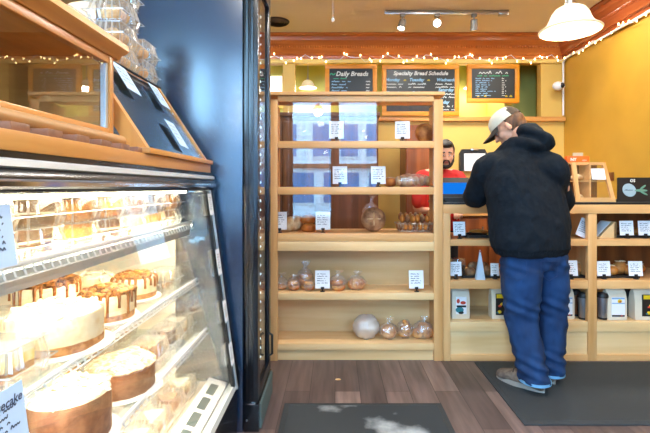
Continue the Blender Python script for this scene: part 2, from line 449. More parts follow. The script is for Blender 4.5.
for k in range(6): squiggle(w, .17, .22, H-.2-.035*k, .024, .007, tx(0, 0), R, 1)
w.build('writing', bt)
bt, W, H = chalkboard(467, 519, 64.5, 103, 'right chalkboard, smallest, hung above the customer with price columns')
w = MB().mat('chalk'); squiggle(w, -.16, .17, H-.105, .035, .009, tx(0, 0), R)
w.mat('chalkgreen'); squiggle(w, -.18, .18, H-.135, .018, .007, tx(0, 0), R)
w.mat('chalkblue')
for k in range(9): squiggle(w, -.2, R.uniform(-.06, .05), H-.165-.024*k, .014, .006, tx(0, 0), R)
w.mat('chalk')
for k in range(9): squiggle(w, .1, .15, H-.165-.024*k, .014, .006, tx(0, 0), R, 1)
w.mat('chalkyellow')
for x in (-.18, -.1, .14, .19): squiggle(w, x, x+.03, .07, .02, .012, tx(0, 0), R, 1)
w.build('writing', bt)

# string of fairy lights
def fairy():
    t = thing('string_lights', 'string of warm fairy lights draped under the red crown moulding', 'string lights', (0, 4.9, 2.68))
    pts = []
    n = 60
    for i in range(n+1):
        x = -.85+(2.56+.85)*i/n
        pts.append(Vector((x, 4.90-.01*math.sin(i), 2.685+.028*math.sin(i*.8)+.02*math.sin(i*2.3))))
    for i in range(1, 26):
        y = 4.86-i*.085; pts.append(Vector((2.58+.012*math.sin(i*2.1), y, 2.675+.018*math.sin(i*1.3))))
    o = t.location
    MB().mat('wire').tube([q-o for q in pts], .003, 5).build('cord', t)
    proto = None; R = random.Random(5)
    for i in range(0, len(pts)-1):
        if R.random() < .12: continue
        q = pts[i].lerp(pts[i+1], R.random())-o+Vector((R.uniform(-.015, .015), R.uniform(-.02, 0), R.uniform(-.025, .02)))
        if proto is None:
            proto = MB().mat('bulb').ell((0, 0, 0), (.0065, .0065, .011), seg=8, rng=6).build('bulb', t); b = proto
        else:
            b = proto.copy(); COL.objects.link(b)
        b.location = q
fairy()
# conduit and security camera at the corner
c = MB().mat('white').tube([(RW-.03, 4.96, 2.05), (RW-.03, 4.96, 2.66), (RW-.03, 4.9, 2.69), (RW-.03, FW+.2, 2.69)], .011, 8)
solo(c, 'conduit', 'thin white conduit down the corner and along the right wall', 'conduit')
q = P(558, 86, 4.85)
t = thing('security_camera', 'white egg shaped security camera with black lens in the corner', 'camera', q)
MB().mat('white').ell((0, 0, 0), (.06, .055, .05)).box(.03, .075, -.01, .149, -.015, .02, .004).build('housing', t)
MB().mat('blacksoft').ell((.025, -.035, 0), (.03, .03, .03)).build('lens', t)
# ceiling vent
q = Vector((-.6, 4.5, CH))
q = P(277, 22, 4.5); q.z = CH
t = thing('ceiling_vent', 'round black louvred vent in the tan ceiling', 'vent', q)
MB().mat('blacksoft').lathe([(.0, -.004), (.115, -.004), (.12, -.012), (.13, 0)], n=28).build('plate', t)
v = MB().mat(plain('vent_ring', rgb(90, 76, 60), .5))
for r_ in (.035, .06, .085, .11): v.lathe([(r_-.008, -.02), (r_, -.006), (r_-.001, -.004), (r_-.01, -.018)], n=28, cap=False)
v.build('louvre', t)
q = P(333, 20, 3.9)
t = thing('pull_cord', 'thin ceiling pull cord ending in a small white knob', 'cord', (q.x, q.y, CH))
MB().mat('wire').tube([(0, 0, 0), (0, 0, q.z-CH)], .0025, 6).build('string', t)
MB().mat('white').ell((0, 0, q.z-CH), (.015, .015, .02)).build('knob', t)
# track light
M['headgrey'] = plain('grey_spot_metal', rgb(120, 112, 102), .4, metal=.3)
t = thing('track_light', 'grey ceiling track light with three spot heads', 'track light', (1.07, 4.23, CH))
MB().mat('steel').box(-.585, .59, -.02, .02, -.035, 0, .004).box(.53, .62, -.03, .03, -.045, 0, .004).build('rail', t)
for px, aim in ((403, (-.25, -.25, -1)), (438, (-.25, -.95, -.5)), (475, (.1, .3, -1))):
    x = (px-335)*4.2/F-1.07
    h = MB().mat('headgrey').box(x-.025, x+.025, -.02, .02, -.06, -.03, .004).tube([(x, 0, -.05), (x, 0, -.1)], .008, 8)
    d = Vector(aim).normalized(); rot = d.to_track_quat('-Z', 'Y').to_matrix().to_4x4()
    mt = Matrix.Translation((x, 0, -.11)) @ rot
    h.lathe([(.02, .03), (.032, .02), (.036, -.06), (.041, -.075), (.036, -.075), (.03, -.05)], n=18, mtx=mt)
    hd = h.build('spot_head', t)
    MB().mat('lamp_on').lathe([(.001, -.055), (.031, -.055), (.031, -.06), (.001, -.062)], n=16, mtx=mt).build('lens', hd)
    ld = bpy.data.lights.new('spot', 'SPOT'); ld.energy = 55; ld.color = (1, .93, .82); ld.spot_size = math.radians(100); ld.spot_blend = .7; ld.shadow_soft_size = .05
    lo = bpy.data.objects.new('spot_lamp', ld); COL.objects.link(lo); lo.location = Vector((1.07+x, 4.23, CH-.11))+d*.09
    lo.rotation_euler = d.to_track_quat('-Z', 'Y').to_euler()
# pendants
def pendant(x, y, z, r, label, rod=True, e=11, HC=HC):
    t = thing('pendant_lamp', label, 'pendant lamp', (x, y, z), group=None)
    k = r/.186
    prof = [(.186, 0), (.190, .006), (.165, .022), (.14, .045), (.125, .075), (.112, .11), (.09, .14), (.055, .16), (.02, .17)]
    inn = [(a-.006, b-.004) for a, b in reversed(prof)]
    MB().mat('shade').lathe([(a*k, b*k) for a, b in prof]+[(a*k, b*k) for a, b in inn], n=40, cap=False).build('shade', t)
    MB().mat('steel').lathe([(.001, .16*k), (.03*k, .165*k), (.028*k, .2*k), (.008, .215*k), (.008, HC-z-.02), (.05, HC-z-.02), (.05, HC-z)], n=18).build('stem', t)
    MB().mat(M['shade']).ell((0, 0, .075*k), (.035*k, .035*k, .045*k)).build('globe', t)
    ld = bpy.data.lights.new('pendant', 'POINT'); ld.energy = e; ld.color = (1, .92, .80); ld.shadow_soft_size = .07
    lo = bpy.data.objects.new('pendant_bulb', ld); COL.objects.link(lo); lo.location = (x, y, z-.03)
    return t
pendant(1.357, 2.5, 2.13, .165, 'milk glass pendant lamp with wide brim above the customer')
pendant(-1.44, 2.5, 2.12, .186, 'milk glass pendant lamp partly hidden behind the cookie boxes')
pendant(-.28, -1.0, 2.50, .11, 'milk glass pendant lamp mirrored in the top shelf glass')

pendant(-.34, 5.42, 2.47, .11, 'small pale pendant lamp in the greenish recess left of the chalkboards', e=7, HC=CH-.001)
pendant(1.72, 5.42, 2.47, .11, 'added unseen pendant lamp lighting the recess behind the right chalkboard', e=9, HC=CH-.001)  # out-of-sight lamp added to light the right part of the recess
# ================================================================ BREAD SHELF UNIT
D0 = 3.06; k0 = D0/F
def SX(px): return (px-335)*k0
def SZ(py): return CZ-(py-187)*k0
unit = thing('bread_shelf', 'tall light oak bread shelf with glass front above two open shelves', 'shelf', (.15, D0, 0))
xl, xr = SX(270.5), SX(443)
f = MB().mat('oak_z')
f.box(xl, xl+.05, D0, D0+.04, 0, 1.85, .003)
f.box(xl, xl+.02, D0+.04, D0+.36, .778, 1.85).box(xl, xl+.02, D0+.04, D0+.27, 0, .778)
f.build('upright', unit, True); f = MB().mat('oak_z')
f.box(SX(434), xr, D0, D0+.04, 0, 1.85, .003).box(xr-.02, xr, D0+.04, D0+.36, .778, 1.85).box(xr-.04, xr-.0, D0+.04, D0+.27, 0, .778)
f.build('upright', unit, True)
f = MB().mat('oak_x')
f.box(xl-.02, xr+.01, D0-.02, D0+.38, SZ(95.5), SZ(93.5)+.01, .004).box(xl+.05, SX(434), D0, D0+.03, SZ(101.5), SZ(95.5), .002)
f.build('top_rail', unit, True)
x0i, x1i = xl+.051, SX(434)-.001
ROW1, ROW2, ROW3, ROW4, ROW5 = SZ(141), SZ(187), SZ(233.5), SZ(292), SZ(343)
for a, b, dep in ((141, 148, .35), (187, 194.5, .35)):
    MB().mat('oak_x').box(x0i, x1i, D0, D0+.03, SZ(b), SZ(a), .003).box(xl+.021, xr-.021, D0+.031, D0+dep, SZ(a)-.02, SZ(a)).build('shelf_board', unit, True)
MB().mat('oak_x').box(x0i, x1i, D0, D0+.03, SZ(241), SZ(233.5), .003).box(xl+.021, xr-.021, D0+.031, D0+.35, SZ(236.5), SZ(233.5)).build('shelf_board', unit, True)
MB().mat('maple_x').box(x0i, x1i, D0-.004, D0+.03, SZ(251), SZ(241.5), .003).box(xl+.02, xr-.04, D0+.03, D0+.27, SZ(244), SZ(241.8)).build('shelf_board', unit, True)
MB().mat('maple_x').box(x0i, x1i, D0-.002, D0+.03, SZ(300), SZ(293), .003).box(xl+.02, xr-.04, D0+.03, D0+.26, SZ(295), SZ(293)).build('shelf_board', unit, True)
MB().mat('maple_x').box(x0i, x1i, D0-.002, D0+.03, SZ(350), SZ(343.5), .003).box(xl+.02, xr-.04, D0+.03, D0+.26, SZ(346), SZ(343.5)).build('shelf_board', unit, True)
ROW4, ROW5 = SZ(293), SZ(343.5)
MB().mat('maple_x').box(x0i, x1i, D0+.02, D0+.035, 0, SZ(350.5)).build('kick_board', unit, True)
MB().mat('maple_x').box(xl+.02, xr-.04, D0+.26, D0+.275, .02, SZ(245)).build('back_panel', unit, True)
for a, b in ((101.5, 141), (148, 187), (194.5, 233.5)):
    MB().mat('glass').box(x0i-.003, x1i+.003, D0+.018, D0+.022, SZ(b)+.001, SZ(a)-.001).build('glass_pane', unit, True)
tag(unit.children[0], None)

# ================================================================ COUNTER
cnt = thing('service_counter', 'light oak service counter with open display shelves behind the customer', 'counter', (1.7, D0, 0))
CX0, CX1 = SX(443)+.001, RW-.01; DEP = .5
f = MB().mat('oak_z')
for a, b in ((443.3, 450.5), (588.3, 597)):
    f.box(SX(a), SX(b), D0, D0+.04, 0, SZ(213.5), .003).build('post', cnt, True); f = MB().mat('oak_z')
f.box(CX1-.04, CX1, D0, D0+.04, 0, SZ(213.5)); f.build('post', cnt, True)
for i, x in enumerate((CX0, CX1-.03)): MB().mat('oak_z').box(x, x+.02, D0+.04, D0+DEP, 0, SZ(213.5)).build('side_panel', cnt, True)
MB().mat('oak_z').box(SX(592), SX(594), D0+.04, D0+DEP, 0, SZ(213.5)).build('divider', cnt, True)
MB().mat('oak_x').box(CX0, CX1, D0-.004, D0+.045, SZ(213.5), SZ(204.5), .003).build('top_rail', cnt, True)
MB().mat('blacksoft').box(CX0, CX1, D0-.004, D0+DEP, SZ(204.5), SZ(202.5), .002).build('counter_top', cnt, True)
CTOP = SZ(202.5)
def cshelf(a, b, d1, m='oak_x'):
    for s0, s1 in ((450.5, 588.3), (597, None)):
        X0 = SX(s0)+.001; X1 = SX(s1)-.001 if s1 else CX1-.041
        MB().mat(m).box(X0, X1, D0+.004, D0+.035, SZ(b), SZ(a), .002).box(X0-.02, X1+.012, D0+.045, D0+d1, SZ(a)-.02, SZ(a)).build('shelf_board', cnt, True)
cshelf(239.7, 246, DEP); cshelf(280.5, 289, DEP); cshelf(322, 332, .42, 'maple_x')
CR1, CR2, CR3 = SZ(239.7), SZ(280.5), SZ(322)
for s0, s1 in ((450.5, 588.3), (597, 700)):
    X0 = SX(s0)+.001; X1 = min(SX(s1)-.001, CX1-.041)
    MB().mat('maple_x').box(X0, X1, D0+.015, D0+.03, SZ(355), SZ(332)).build('lower_panel', cnt, True)
    MB().mat('maple_x').box(X0-.02, X1+.01, D0+.42, D0+.435, SZ(332), SZ(283)).build('back_panel', cnt, True)
    MB().mat('oak_x').box(X0, X1, D0+.002, D0+.03, 0.0, SZ(355), .002).build('base_rail', cnt, True)
MB().mat('darkwood').box(SX(594)+.001, CX1, D0+.485, D0+.499, SZ(283), SZ(214)).build('back_panel', cnt, True)
# brown cabinet behind the counter along the back wall
t = thing('back_cabinet', 'brown wood cabinet along the wall behind the counter', 'cabinet', (1.84, 4.5, 0))
MB().mat('darkwood').box(-.77, .77, 0, .45, 0, .93).build('body', t)
MB().mat('amber_x').box(-.78, .78, -.03, .46, .93, .97, .004).build('worktop', t)
for i in range(3):
    x = -.75+i*.505; dd = MB().mat('darkwood').box(x, x+.48, -.02, 0, .1, .9, .004).build('door', t)
    MB().mat('steel').box(x+.43, x+.44, -.04, -.02, .7, .82).build('handle', dd)

t = thing('tall_cabinet', 'tall dark brown wood cabinet seen through the glass of the bread shelf', 'cabinet', (-.25, 4.3, 0))
MB().mat('walnut').box(-.75, .68, 0, .4, 0, 1.93).build('body', t)
MB().mat('walnut').box(-.77, .70, -.02, .41, 1.93, 1.97, .004).build('top', t)
for i in range(3): dd = MB().mat('walnut').box(-.73+i*.47, -.28+i*.47, -.018, 0, .1, 1.88, .004).build('door', t)
t = thing('narrow_cabinet', 'narrow brown wood cabinet seen through the right end of the bread shelf glass', 'cabinet', (.85, 4.4, 0))
MB().mat('darkwood').box(-.13, .16, 0, .4, 0, 1.86).build('body', t)
MB().mat('darkwood').box(-.12, .15, -.018, 0, .1, 1.8, .004).build('door', t)
# ================================================================ MATS AND FLOOR
m1 = two('floured_rubber', rgb(46, 51, 55), rgb(190, 196, 200), 2.6, lo=.56, hi=.72, rough=.8, detail=12, bump=.2)
def mat_obj(x0, x1, y0, y1, mm, label):
    mb = MB().mat('rubber').box(x0, x1, y0, y1, 0, .008, .003); mb.mat(mm).box(x0+.03, x1-.03, y0+.03, y1-.03, .0075, .0095)
    solo(mb, 'floor_mat', label, 'floor mat')
mat_obj(-.285, .60, 1.5, 2.45, m1, 'small black rubber mat dusted with white flour in the foreground')
mat_obj(.975, RW-.06, 2.23, 3.03, 'rubber', 'large dark rubber mat under the customer along the counter')
c = MB().mat('cookie').ell((0, 0, .004), (.018, .011, .004)); 
q = P(338, 380, 2.76); solo(c, 'crumb', 'pale crumb lying on the dark plank floor', 'crumb', (q.x, q.y, 0))

# ================================================================ TALL COOLER
t = thing('tall_cooler', 'tall glossy black upright cooler beside the cake case', 'cooler', (-.8, 2.17, 0))
FX = -.386
MB().mat('skytintpanel').box(-1.2, -.463, 2.17, 2.60, .0, 2.35, .004).build('cabinet', t, True)
d = MB().mat('black')
d.box(-.460, FX, 2.172, 2.235, .145, 2.35, .006).box(-.445, -.435, 2.164, 2.175, .16, 2.3).box(-.418, -.41, 2.164, 2.175, .16, 2.3)
d.box(-.460, FX, 2.545, 2.598, .145, 2.35, .004).box(-.460, FX, 2.235, 2.545, .145, .20, .004).box(-.460, FX, 2.235, 2.545, 2.28, 2.35, .004)
dd = d.build('door', t, True)
MB().mat('glass').box(FX-.02, FX-.014, 2.235, 2.545, .20, 2.28).build('glass_pane', dd, True)
MB().mat('blacksoft').tube([(FX+.002, 2.52, .25), (FX+.02, 2.52, .26), (FX+.02, 2.52, .37), (FX+.002, 2.52, .38)], .007, 8).build('handle', dd, True)
b = MB().mat('black').box(-.461, FX+.004, 2.172, 2.60, 0, .14, .004); b.build('plinth', t, True)
MB().mat('steel').lathe([(.001, 0), (.005, 0), (.005, .003), (.001, .004)], c=(0, 0, 0), n=10, mtx=Matrix.Translation((-.442, 2.171, .06)) @ Matrix.Rotation(PI/2, 4, 'X')).build('screw', t, True)
MB().mat('chrome').box(-.458, -.40, 2.166, 2.20, .139, .146, .002).build('hinge', t, True)
g = MB().mat('slot')
for i in range(20): g.box(FX+.004, FX+.014, 2.19+i*.02, 2.20+i*.02, .01, .135)
g.build('grille', t, True)
g = MB().mat('coolerled')
for i in range(38):
    for yy in (2.28, 2.50): g.ell((-.43, yy, .25+i*.053), (.004, .004, .008), seg=6, rng=4)
g.build('led_strip', t, True)
# ================================================================ CAKE CASE
Y0, Y1 = .30, 2.08
gb, gt = Vector((-.475, 0, .285)), Vector((-.603, 0, 1.212))     # glass plane foot and head (x, z)
def GX(z): return gb.x+(gt.x-gb.x)*(z-gb.z)/(gt.z-gb.z)
case = thing('cake_display_case', 'long black refrigerated cake case with slanted glass and lit shelves', 'display case', (-.9, 1.2, 0))
b = MB().mat('black')
b.box(-1.33, -.475, Y0, Y1+.02, 0, .27, .004); b.build('base', case, True)
b = MB().mat('black').prism([(-1.33, 1.215), (-.60, 1.215), (-.588, 1.225), (-.584, 1.245), (-.592, 1.262), (-.602, 1.272), (-.602, 1.297), (-1.33, 1.297)], 'y', Y0, Y1+.03)
tr = b.build('top_housing', case, True)
MB().mat('chrome').prism([(-.584, 1.226), (-.578, 1.231), (-.578, 1.240), (-.584, 1.245)], 'y', Y0, Y1+.03).build('chrome_strip', tr, True)
MB().mat('alu').prism([(-.598, 1.264), (-.588, 1.268), (-.590, 1.280), (-.600, 1.284)], 'y', Y0, Y1+.035).build('rail_strip', tr, True)
l = MB().mat('caseinner').box(-1.33, -1.30, Y0, Y1, .27, 1.215).box(-1.30, -.56, Y0, Y1-.001, .27, .30)
l.box(-1.30, -.76, Y1-.022, Y1-.013, .30, 1.20)  # pale end panel added to reflect lamp light into the far end
l.build('liner', case, True)
MB().mat('shelfglass').prism([(-1.30, .30), (-.50, .30), (-.63, 1.212), (-1.30, 1.212)], 'y', Y1-.012, Y1-.004).build('end_glass', case, True)
nx = Vector((gt.z-gb.z, 0, -(gt.x-gb.x))).normalized()
def slab(mb, xo, th, z0, z1, y0, y1):
    a = [(GX(z0)+xo, z0), (GX(z0)+xo+th, z0), (GX(z1)+xo+th, z1), (GX(z1)+xo, z1)]
    mb.prism(a, 'y', y0, y1); return mb
slab(MB().mat('glass'), -.006, .005, .29, 1.212, Y0, Y1-.055).build('front_glass', case, True)
slab(slab(slab(MB().mat('alu'), -.012, .022, .27, 1.214, Y1-.028, Y1-.012).mat('black'), -.03, .042, .27, 1.214, Y1-.012, Y1+.03).mat('blacksoft'), -.012, .016, .29, 1.212, Y1-.055, Y1-.028).build('corner_post', case, True)
MB().mat('alu').prism([(-.505, .27), (-.472, .27), (-.466, .278), (-.475, .296), (-.505, .296)], 'y', Y0, Y1+.03).build('sill', case, True)
v = MB().mat('white').prism([(-.60, .285), (-.512, .27), (-.510, .30), (-.598, .325)], 'y', Y0, Y1-.02)
v.mat('slot')
for i in range(11):
    y = Y1-.17-i*.125
    v.prism([(-.572, .319), (-.538, .3092), (-.538, .3107), (-.572, .321)], 'y', y, y+.095)
v.build('air_vent', case, True)
SH = {1: (1.06, -.68, -1.18), 2: (.79, -.655, -1.22), 3: (.555, -.61, -1.24)}
for i, (z, xf, xb) in SH.items():
    s = MB().mat('shelfglass').box(xb, xf-.004, Y0+.02, Y1-.02, z-.008, z).build('wire_shelf', case, True)
    l = MB().mat('wire').tube([(xf, Y0+.02, z+.004), (xf, Y1-.03, z+.004)], .0065, 8)
    dz = -.024 if i == 1 else -.014
    l.tube([(xf+.010, Y0+.02, z+dz), (xf+.010, Y1-.03, z+dz)], .0018, 6)
    y = Y0+.04
    while y < Y1-.04:
        l.tube([(xf, y, z+.004), (xf+.010, y, z+dz*.8), (xf+.010, y+.006, z+dz), (xf+.010, y+.016, z+dz)], .0026, 5); y += .030
    l.build('front_lip', s, True)
    if i != 3 or True:
        MB().mat('alu' if i == 1 else 'white').box(xf-(.012 if i == 1 else .045), xf-.004, Y0+.02, Y1-.04, z-.055 if i == 1 else z-.016, z-.0095, .002).build('lamp_housing', s, True)
        MB().mat('led').box(xf-.040, xf-.018, Y0+.04, Y1-.10, z-.030 if i == 1 else z-.0205, z-.0165).build('lamp_tube', s, True)
MB().mat('ledtop').box(-.70, -.68, Y0+.04, Y1-.10, 1.203, 1.2145).build('top_lamp', case, True)

# ---------------------------------------------------------------- wooden counter board, slats, glass box
solo(MB().mat('amber_y').box(-1.33, -.60, Y0, Y1+.01, 1.2975, 1.337, .003), 'wooden_counter', 'orange wood board lying along the top of the cake case', 'counter')
slat_y = []
for i in range(9):
    y = .50+i*.105
    slat_y.append(y)
bx = thing('glass_countertop_case', 'wooden box case with large side pane reflecting the chalkboards', 'display case', (-.9, .8, 1.355))
BF = -.685; BY0, BY1 = .28, 1.335
b = MB().mat('oldwood').tube([(BF+.015, BY0, 1.373), (BF+.015, BY1+.02, 1.373)], .0175, 14).box(-1.1, BF+.01, BY0, BY1, 1.3555, 1.385)
b.build('base_rail', bx, True)
for y in slat_y: MB().mat('slat').box(-1.08, -.61, y, y+.052, 1.3372, 1.355, .002).build('slat', bx, True)
f = MB().mat('amber_y').box(BF-.025, BF, BY0, BY1-.022, 1.385, 1.408, .003).box(BF-.025, BF, BY0, BY1-.022, 1.605, 1.628, .003)
f.mat('amber_z').box(BF-.03, BF+.002, BY1-.022, BY1+.002, 1.385, 1.628, .003)
f.build('side_frame', bx, True)
MB().mat('alu').box(BF-.020, BF-.004, BY1-.034, BY1-.0225, 1.409, 1.604).build('corner_strip', bx, True)
MB().mat('glass').box(BF-.012, BF-.008, BY0, BY1-.035, 1.408, 1.605).build('side_glass', bx, True)
MB().mat('darkcake').box(-1.1, -1.08, BY0, BY1, 1.385, 1.628).mat('amber_x').box(-1.08, BF-.031, BY1-.02, BY1, 1.385, 1.628).build('back_panel', bx, True)
MB().mat('amber_y').prism([(-1.12, 1.6285), (BF+.005, 1.6285), (BF+.012, 1.64), (BF+.03, 1.648), (BF+.036, 1.655), (BF+.034, 1.672), (BF+.02, 1.682), (-1.12, 1.682)], 'y', BY0, BY1+.03).build('top_moulding', bx, True)

# ---------------------------------------------------------------- slanted glass display
sd = thing('slanted_display', 'wood framed slanted glass display reflecting blue light beyond the glass box', 'display case', (-.85, 1.75, 1.337))
a0, a1 = Vector((-.605, 1.352)), Vector((-.834, 1.70)); SY0, SY1 = 1.40, 2.07
dn = (a1-a0).normalized(); pn = Vector((-dn.y, dn.x))
def strut(y0, y1, th, a=a0, b_=a1, wd=.035):
    return [(a+pn*0), (b_+pn*0), (b_+pn*wd), (a+pn*wd)]
f = MB().mat('amber_y').box(-1.12, -.585, SY0-.03, SY1+.01, 1.3375, 1.356, .003); f.build('base_board', sd, True)
for y0, y1, wd in ((SY0, SY0+.028, .05), (SY1-.03, SY1-.008, .03)):
    MB().mat('amber_z').prism([tuple(q) for q in strut(0, 0, 0, wd=wd)], 'y', y0, y1).build('side_strut', sd, True)
MB().mat('amber_z').box(-1.1, -1.075, SY0, SY0+.028, 1.356, 1.69).box(-1.1, -1.075, SY1-.03, SY1-.008, 1.356, 1.69).box(-1.1, -1.08, SY0+.028, SY1-.03, 1.356, 1.69).build('back_frame', sd, True)
g0 = a0+pn*.008; g1 = a1+pn*.008
MB().mat(glassy('slanted_pane', .24, tint=(.6, .68, .74, 1))).prism([tuple(g0), tuple(g1), tuple(g1+pn*.004), tuple(g0+pn*.004)], 'y', SY0+.029, SY1-.031).build('slanted_glass', sd, True)
MB().mat('amber_y').box(-1.12, a1.x-.012, SY0, SY1, 1.690, 1.704, .002).mat('blacksoft').tube([(a1.x, SY0, 1.702), (a1.x, SY1, 1.702)], .005, 8).build('top_board', sd, True)

# ---------------------------------------------------------------- price cards
def card_mesh(w, h, lines, seed, head=None, red=False, pm='paper'):
    mb = MB().mat(pm).box(-w/2, w/2, -.0008, .0008, 0, h)
    t = MB().mat('ink'); R = random.Random(seed); T = lambda: Matrix.Translation((0, -.0015, 0)) @ STAND
    if head: text_into(t, head, h*.2, Matrix.Translation((w*.46, -.0015, h*.72)) @ STAND, 'RIGHT', bold=.0004)
    for k in range(lines):
        z = h*(.78-.62*(k+(1 if head else 0))/lines)
        if red and k == 2: t.mat('redink')
        squiggle(t, -w*.38, w*.38*R.uniform(.5, 1), z, h*.06, h*.022, T(), R); t.mat('ink')
    return mb, t
def price_card(loc, label, w=.085, h=.11, rz=0, tilt=.18, seed=1, holder=True, red=False, group=None):
    t = thing('price_card', label, 'price card', loc, rz, group)
    mb, wr = card_mesh(w, h, 5, seed, red=red)
    z0 = .022 if holder else .0
    mt = Matrix.Translation((0, 0, z0)) @ Matrix.Rotation(-tilt, 4, 'X')
    mb.bm.transform(mt); wr.bm.transform(mt)
    mb.build('card', t); wr.build('writing', t)
    if holder:
        MB().mat('blacksoft').lathe([(.018, 0), (.018, .004), (.005, .008), (.004, .02)], n=14).box(-.012, .012, -.004, .006, .016, .034, .001).build('holder', t)
    return t
# on the case corner post and glass
def glass_card(z, h, w, y, label, seed, head=None):
    t = thing('glass_label', label, 'price card', (GX(z)+.012, y, z))
    mb, wr = card_mesh(w, h, 6, seed, head, pm='paperblue' if seed > 14 else 'paper')
    th = math.atan2(gt.x-gb.x, gt.z-gb.z)
    mt = Matrix.Rotation(th, 4, 'Y') @ Matrix.Rotation(PI/2, 4, 'Z')
    mb.bm.transform(mt); wr.bm.transform(mt); mb.build('card', t); wr.build('writing', t)
glass_card(1.10, .10, .055, 2.028, 'small white card stuck at the top of the case corner post', 11)
glass_card(.82, .12, .055, 2.028, 'white card stuck halfway up the case corner post', 12)
glass_card(.60, .10, .05, 2.028, 'white card stuck low on the case corner post', 13)
glass_card(.40, .10, .05, 2.03, 'lowest white card on the case corner post, just above the sill', 14)
glass_card(.79, .105, .14, .685, 'large bluish cheesecake card on the case glass in the near left corner', 15, 'cheesecake')
glass_card(1.09, .11, .09, .738, 'bluish card cut by the left edge of the photo, at the top shelf', 16)
def slant_card(y, u, w, h, label, seed):
    q = a0+(a1-a0)*u
    t = thing('slanted_label', label, 'price card', (q.x+.007, y, q.y+.003))
    mb, wr = card_mesh(w, h, 4, seed, pm='paperblue')
    th = math.atan2(a1.x-a0.x, a1.y-a0.y)
    mt = Matrix.Rotation(th, 4, 'Y') @ Matrix.Rotation(PI/2, 4, 'Z') @ Matrix.Rotation(.12, 4, 'Y')
    mb.bm.transform(mt); wr.bm.transform(mt); mb.build('card', t); wr.build('writing', t)
slant_card(1.62, .66, .10, .13, 'white card at the upper left of the slanted glass', 21)
slant_card(1.92, .66, .09, .12, 'white card at the upper right of the slanted glass', 22)
slant_card(1.80, .12, .085, .13, 'white card at the foot of the slanted glass', 23)

M['plasticrim'] = glassy('clear_plastic_rim', .22, rough=.1, haze=.5, hazecol=(.97, .95, .9, 1))
# ---------------------------------------------------------------- clamshells and their contents
def ribbed(mb, a0_, b0_, z0, a1_, b1_, z1, n=80, amp=.0022):
    i0 = len(mb.bm.faces)
    rs = []
    for a, b, z in ((a0_, b0_, z0), (a1_, b1_, z1)):
        ring = []
        for i in range(n):
            t = 2*PI*i/n; c, s = math.cos(t), math.sin(t)
            k = (abs(c)**5+abs(s)**5)**(-1/5.)
            am = amp if i % 2 else -amp
            ring.append(((a+am)*c*k, (b+am)*s*k, z))
        rs.append(ring)
    mb.rings(rs, cap=False, smooth=False); mb.mat(M['plasticrim']); mb.bm.faces.ensure_lookup_table()
    for i in range(i0, len(mb.bm.faces)):
        if (i-i0) % 4 == 1: mb.bm.faces[i].material_index = mb.mi
    mb.mat('plastic'); return mb
def clam(name='clear_clamshell', w=.15, d=.13, h=.085, hb=.4):
    t = thing(name, 'x', 'plastic box')
    a, b = w/2, d/2
    base = MB().mat('plastic'); ribbed(base, a*.86, b*.86, .002, a*.97, b*.97, h*hb)
    base.box(-a*.85, a*.85, -b*.85, b*.85, .0, .0015)
    base.build('tray', t)
    lid = MB().mat('plastic'); ribbed(lid, a*.95, b*.95, h*hb+.004, a*.80, b*.80, h-.004)
    lid.box(-a*.80, a*.80, -b*.80, b*.80, h-.0035, h-.002)
    lid.build('lid', t)
    rim = MB().mat(M['plasticrim'])
    rim.tube([(-a, -b, h*hb), (a, -b, h*hb), (a, b, h*hb), (-a, b, h*hb), (-a, -b, h*hb)], .0022, 5)
    rim.tube([(-a*.8, -b*.8, h-.003), (a*.8, -b*.8, h-.003), (a*.8, b*.8, h-.003), (-a*.8, b*.8, h-.003), (-a*.8, -b*.8, h-.003)], .0014, 5)
    rim.build('rim', t)
    return t
def wedge(kind, r=.1, h=.05):
    mb = MB(); ang = .75; n = 6
    def lay(m, z0, z1, rr=r):
        poly = [(0, 0)]+[(rr*math.cos(-ang/2+ang*i/n), rr*math.sin(-ang/2+ang*i/n)) for i in range(n+1)]
        poly = [(x-r*.55, y) for x, y in poly]; mb.mat(m).prism(poly, 'z', z0, z1)
    if kind == 0: lay('crust', 0, h*.2, r*1.02); lay('pie', h*.2, h*.8); lay('bread', h*.8, h)
    elif kind == 1: lay('darkcake', 0, h*.45); lay('whip', h*.45, h*.55); lay('darkcake', h*.55, h*.92); lay('choc', h*.92, h*1.05, r*1.01)
    elif kind == 2: lay('crust', 0, h*.25); lay('cheese', h*.25, h); lay('whip', h, h*1.08, r*.98)
    else: lay('crust', 0, h*.4); lay('lemon', h*.4, h*.8); lay('whip', h*.8, h*1.1)
    return mb
ORD = ['nearest', 'second', 'third', 'fourth', 'fifth', 'sixth', 'seventh', 'eighth', 'ninth']
slices = []
for k, nm in enumerate(('golden pie slice', 'dark layer cake slice', 'pale cheesecake slice', 'lemon layer slice')):
    o = solo(wedge(k), 'cake_slice', 'x', 'cake slice', (0, 0, 0)); slices.append((o, nm))
used_sl = [False]*4
def put_slice(k, loc, rz, label, group, scale=1):
    o, nm = slices[k]
    if not used_sl[k]:
        used_sl[k] = True; o.location = loc; o.rotation_euler = (0, 0, rz); o.scale = (scale,)*3 if isinstance(scale, (int, float)) else scale; o['label'] = label; o['group'] = group; return o
    return dup(o, loc, rz, label, group, scale)
cl0 = clam(); clused = [False]
def put_clam(loc, rz, label, group, scale=1):
    if not clused[0]:
        clused[0] = True; cl0.location = loc; cl0.rotation_euler = (0, 0, rz); cl0.scale = (scale,)*3 if isinstance(scale, (int, float)) else scale; cl0['label'] = label; cl0['group'] = group; return cl0
    return dup(cl0, loc, rz, label, group, scale)
R = random.Random(11)
seq = [0, 0, 1, 0, 1, 2, 0, 1, 0, 2, 1, 0, 3, 0, 1, 0, 0, 1, 3, 0, 1, 0]
ci = 0
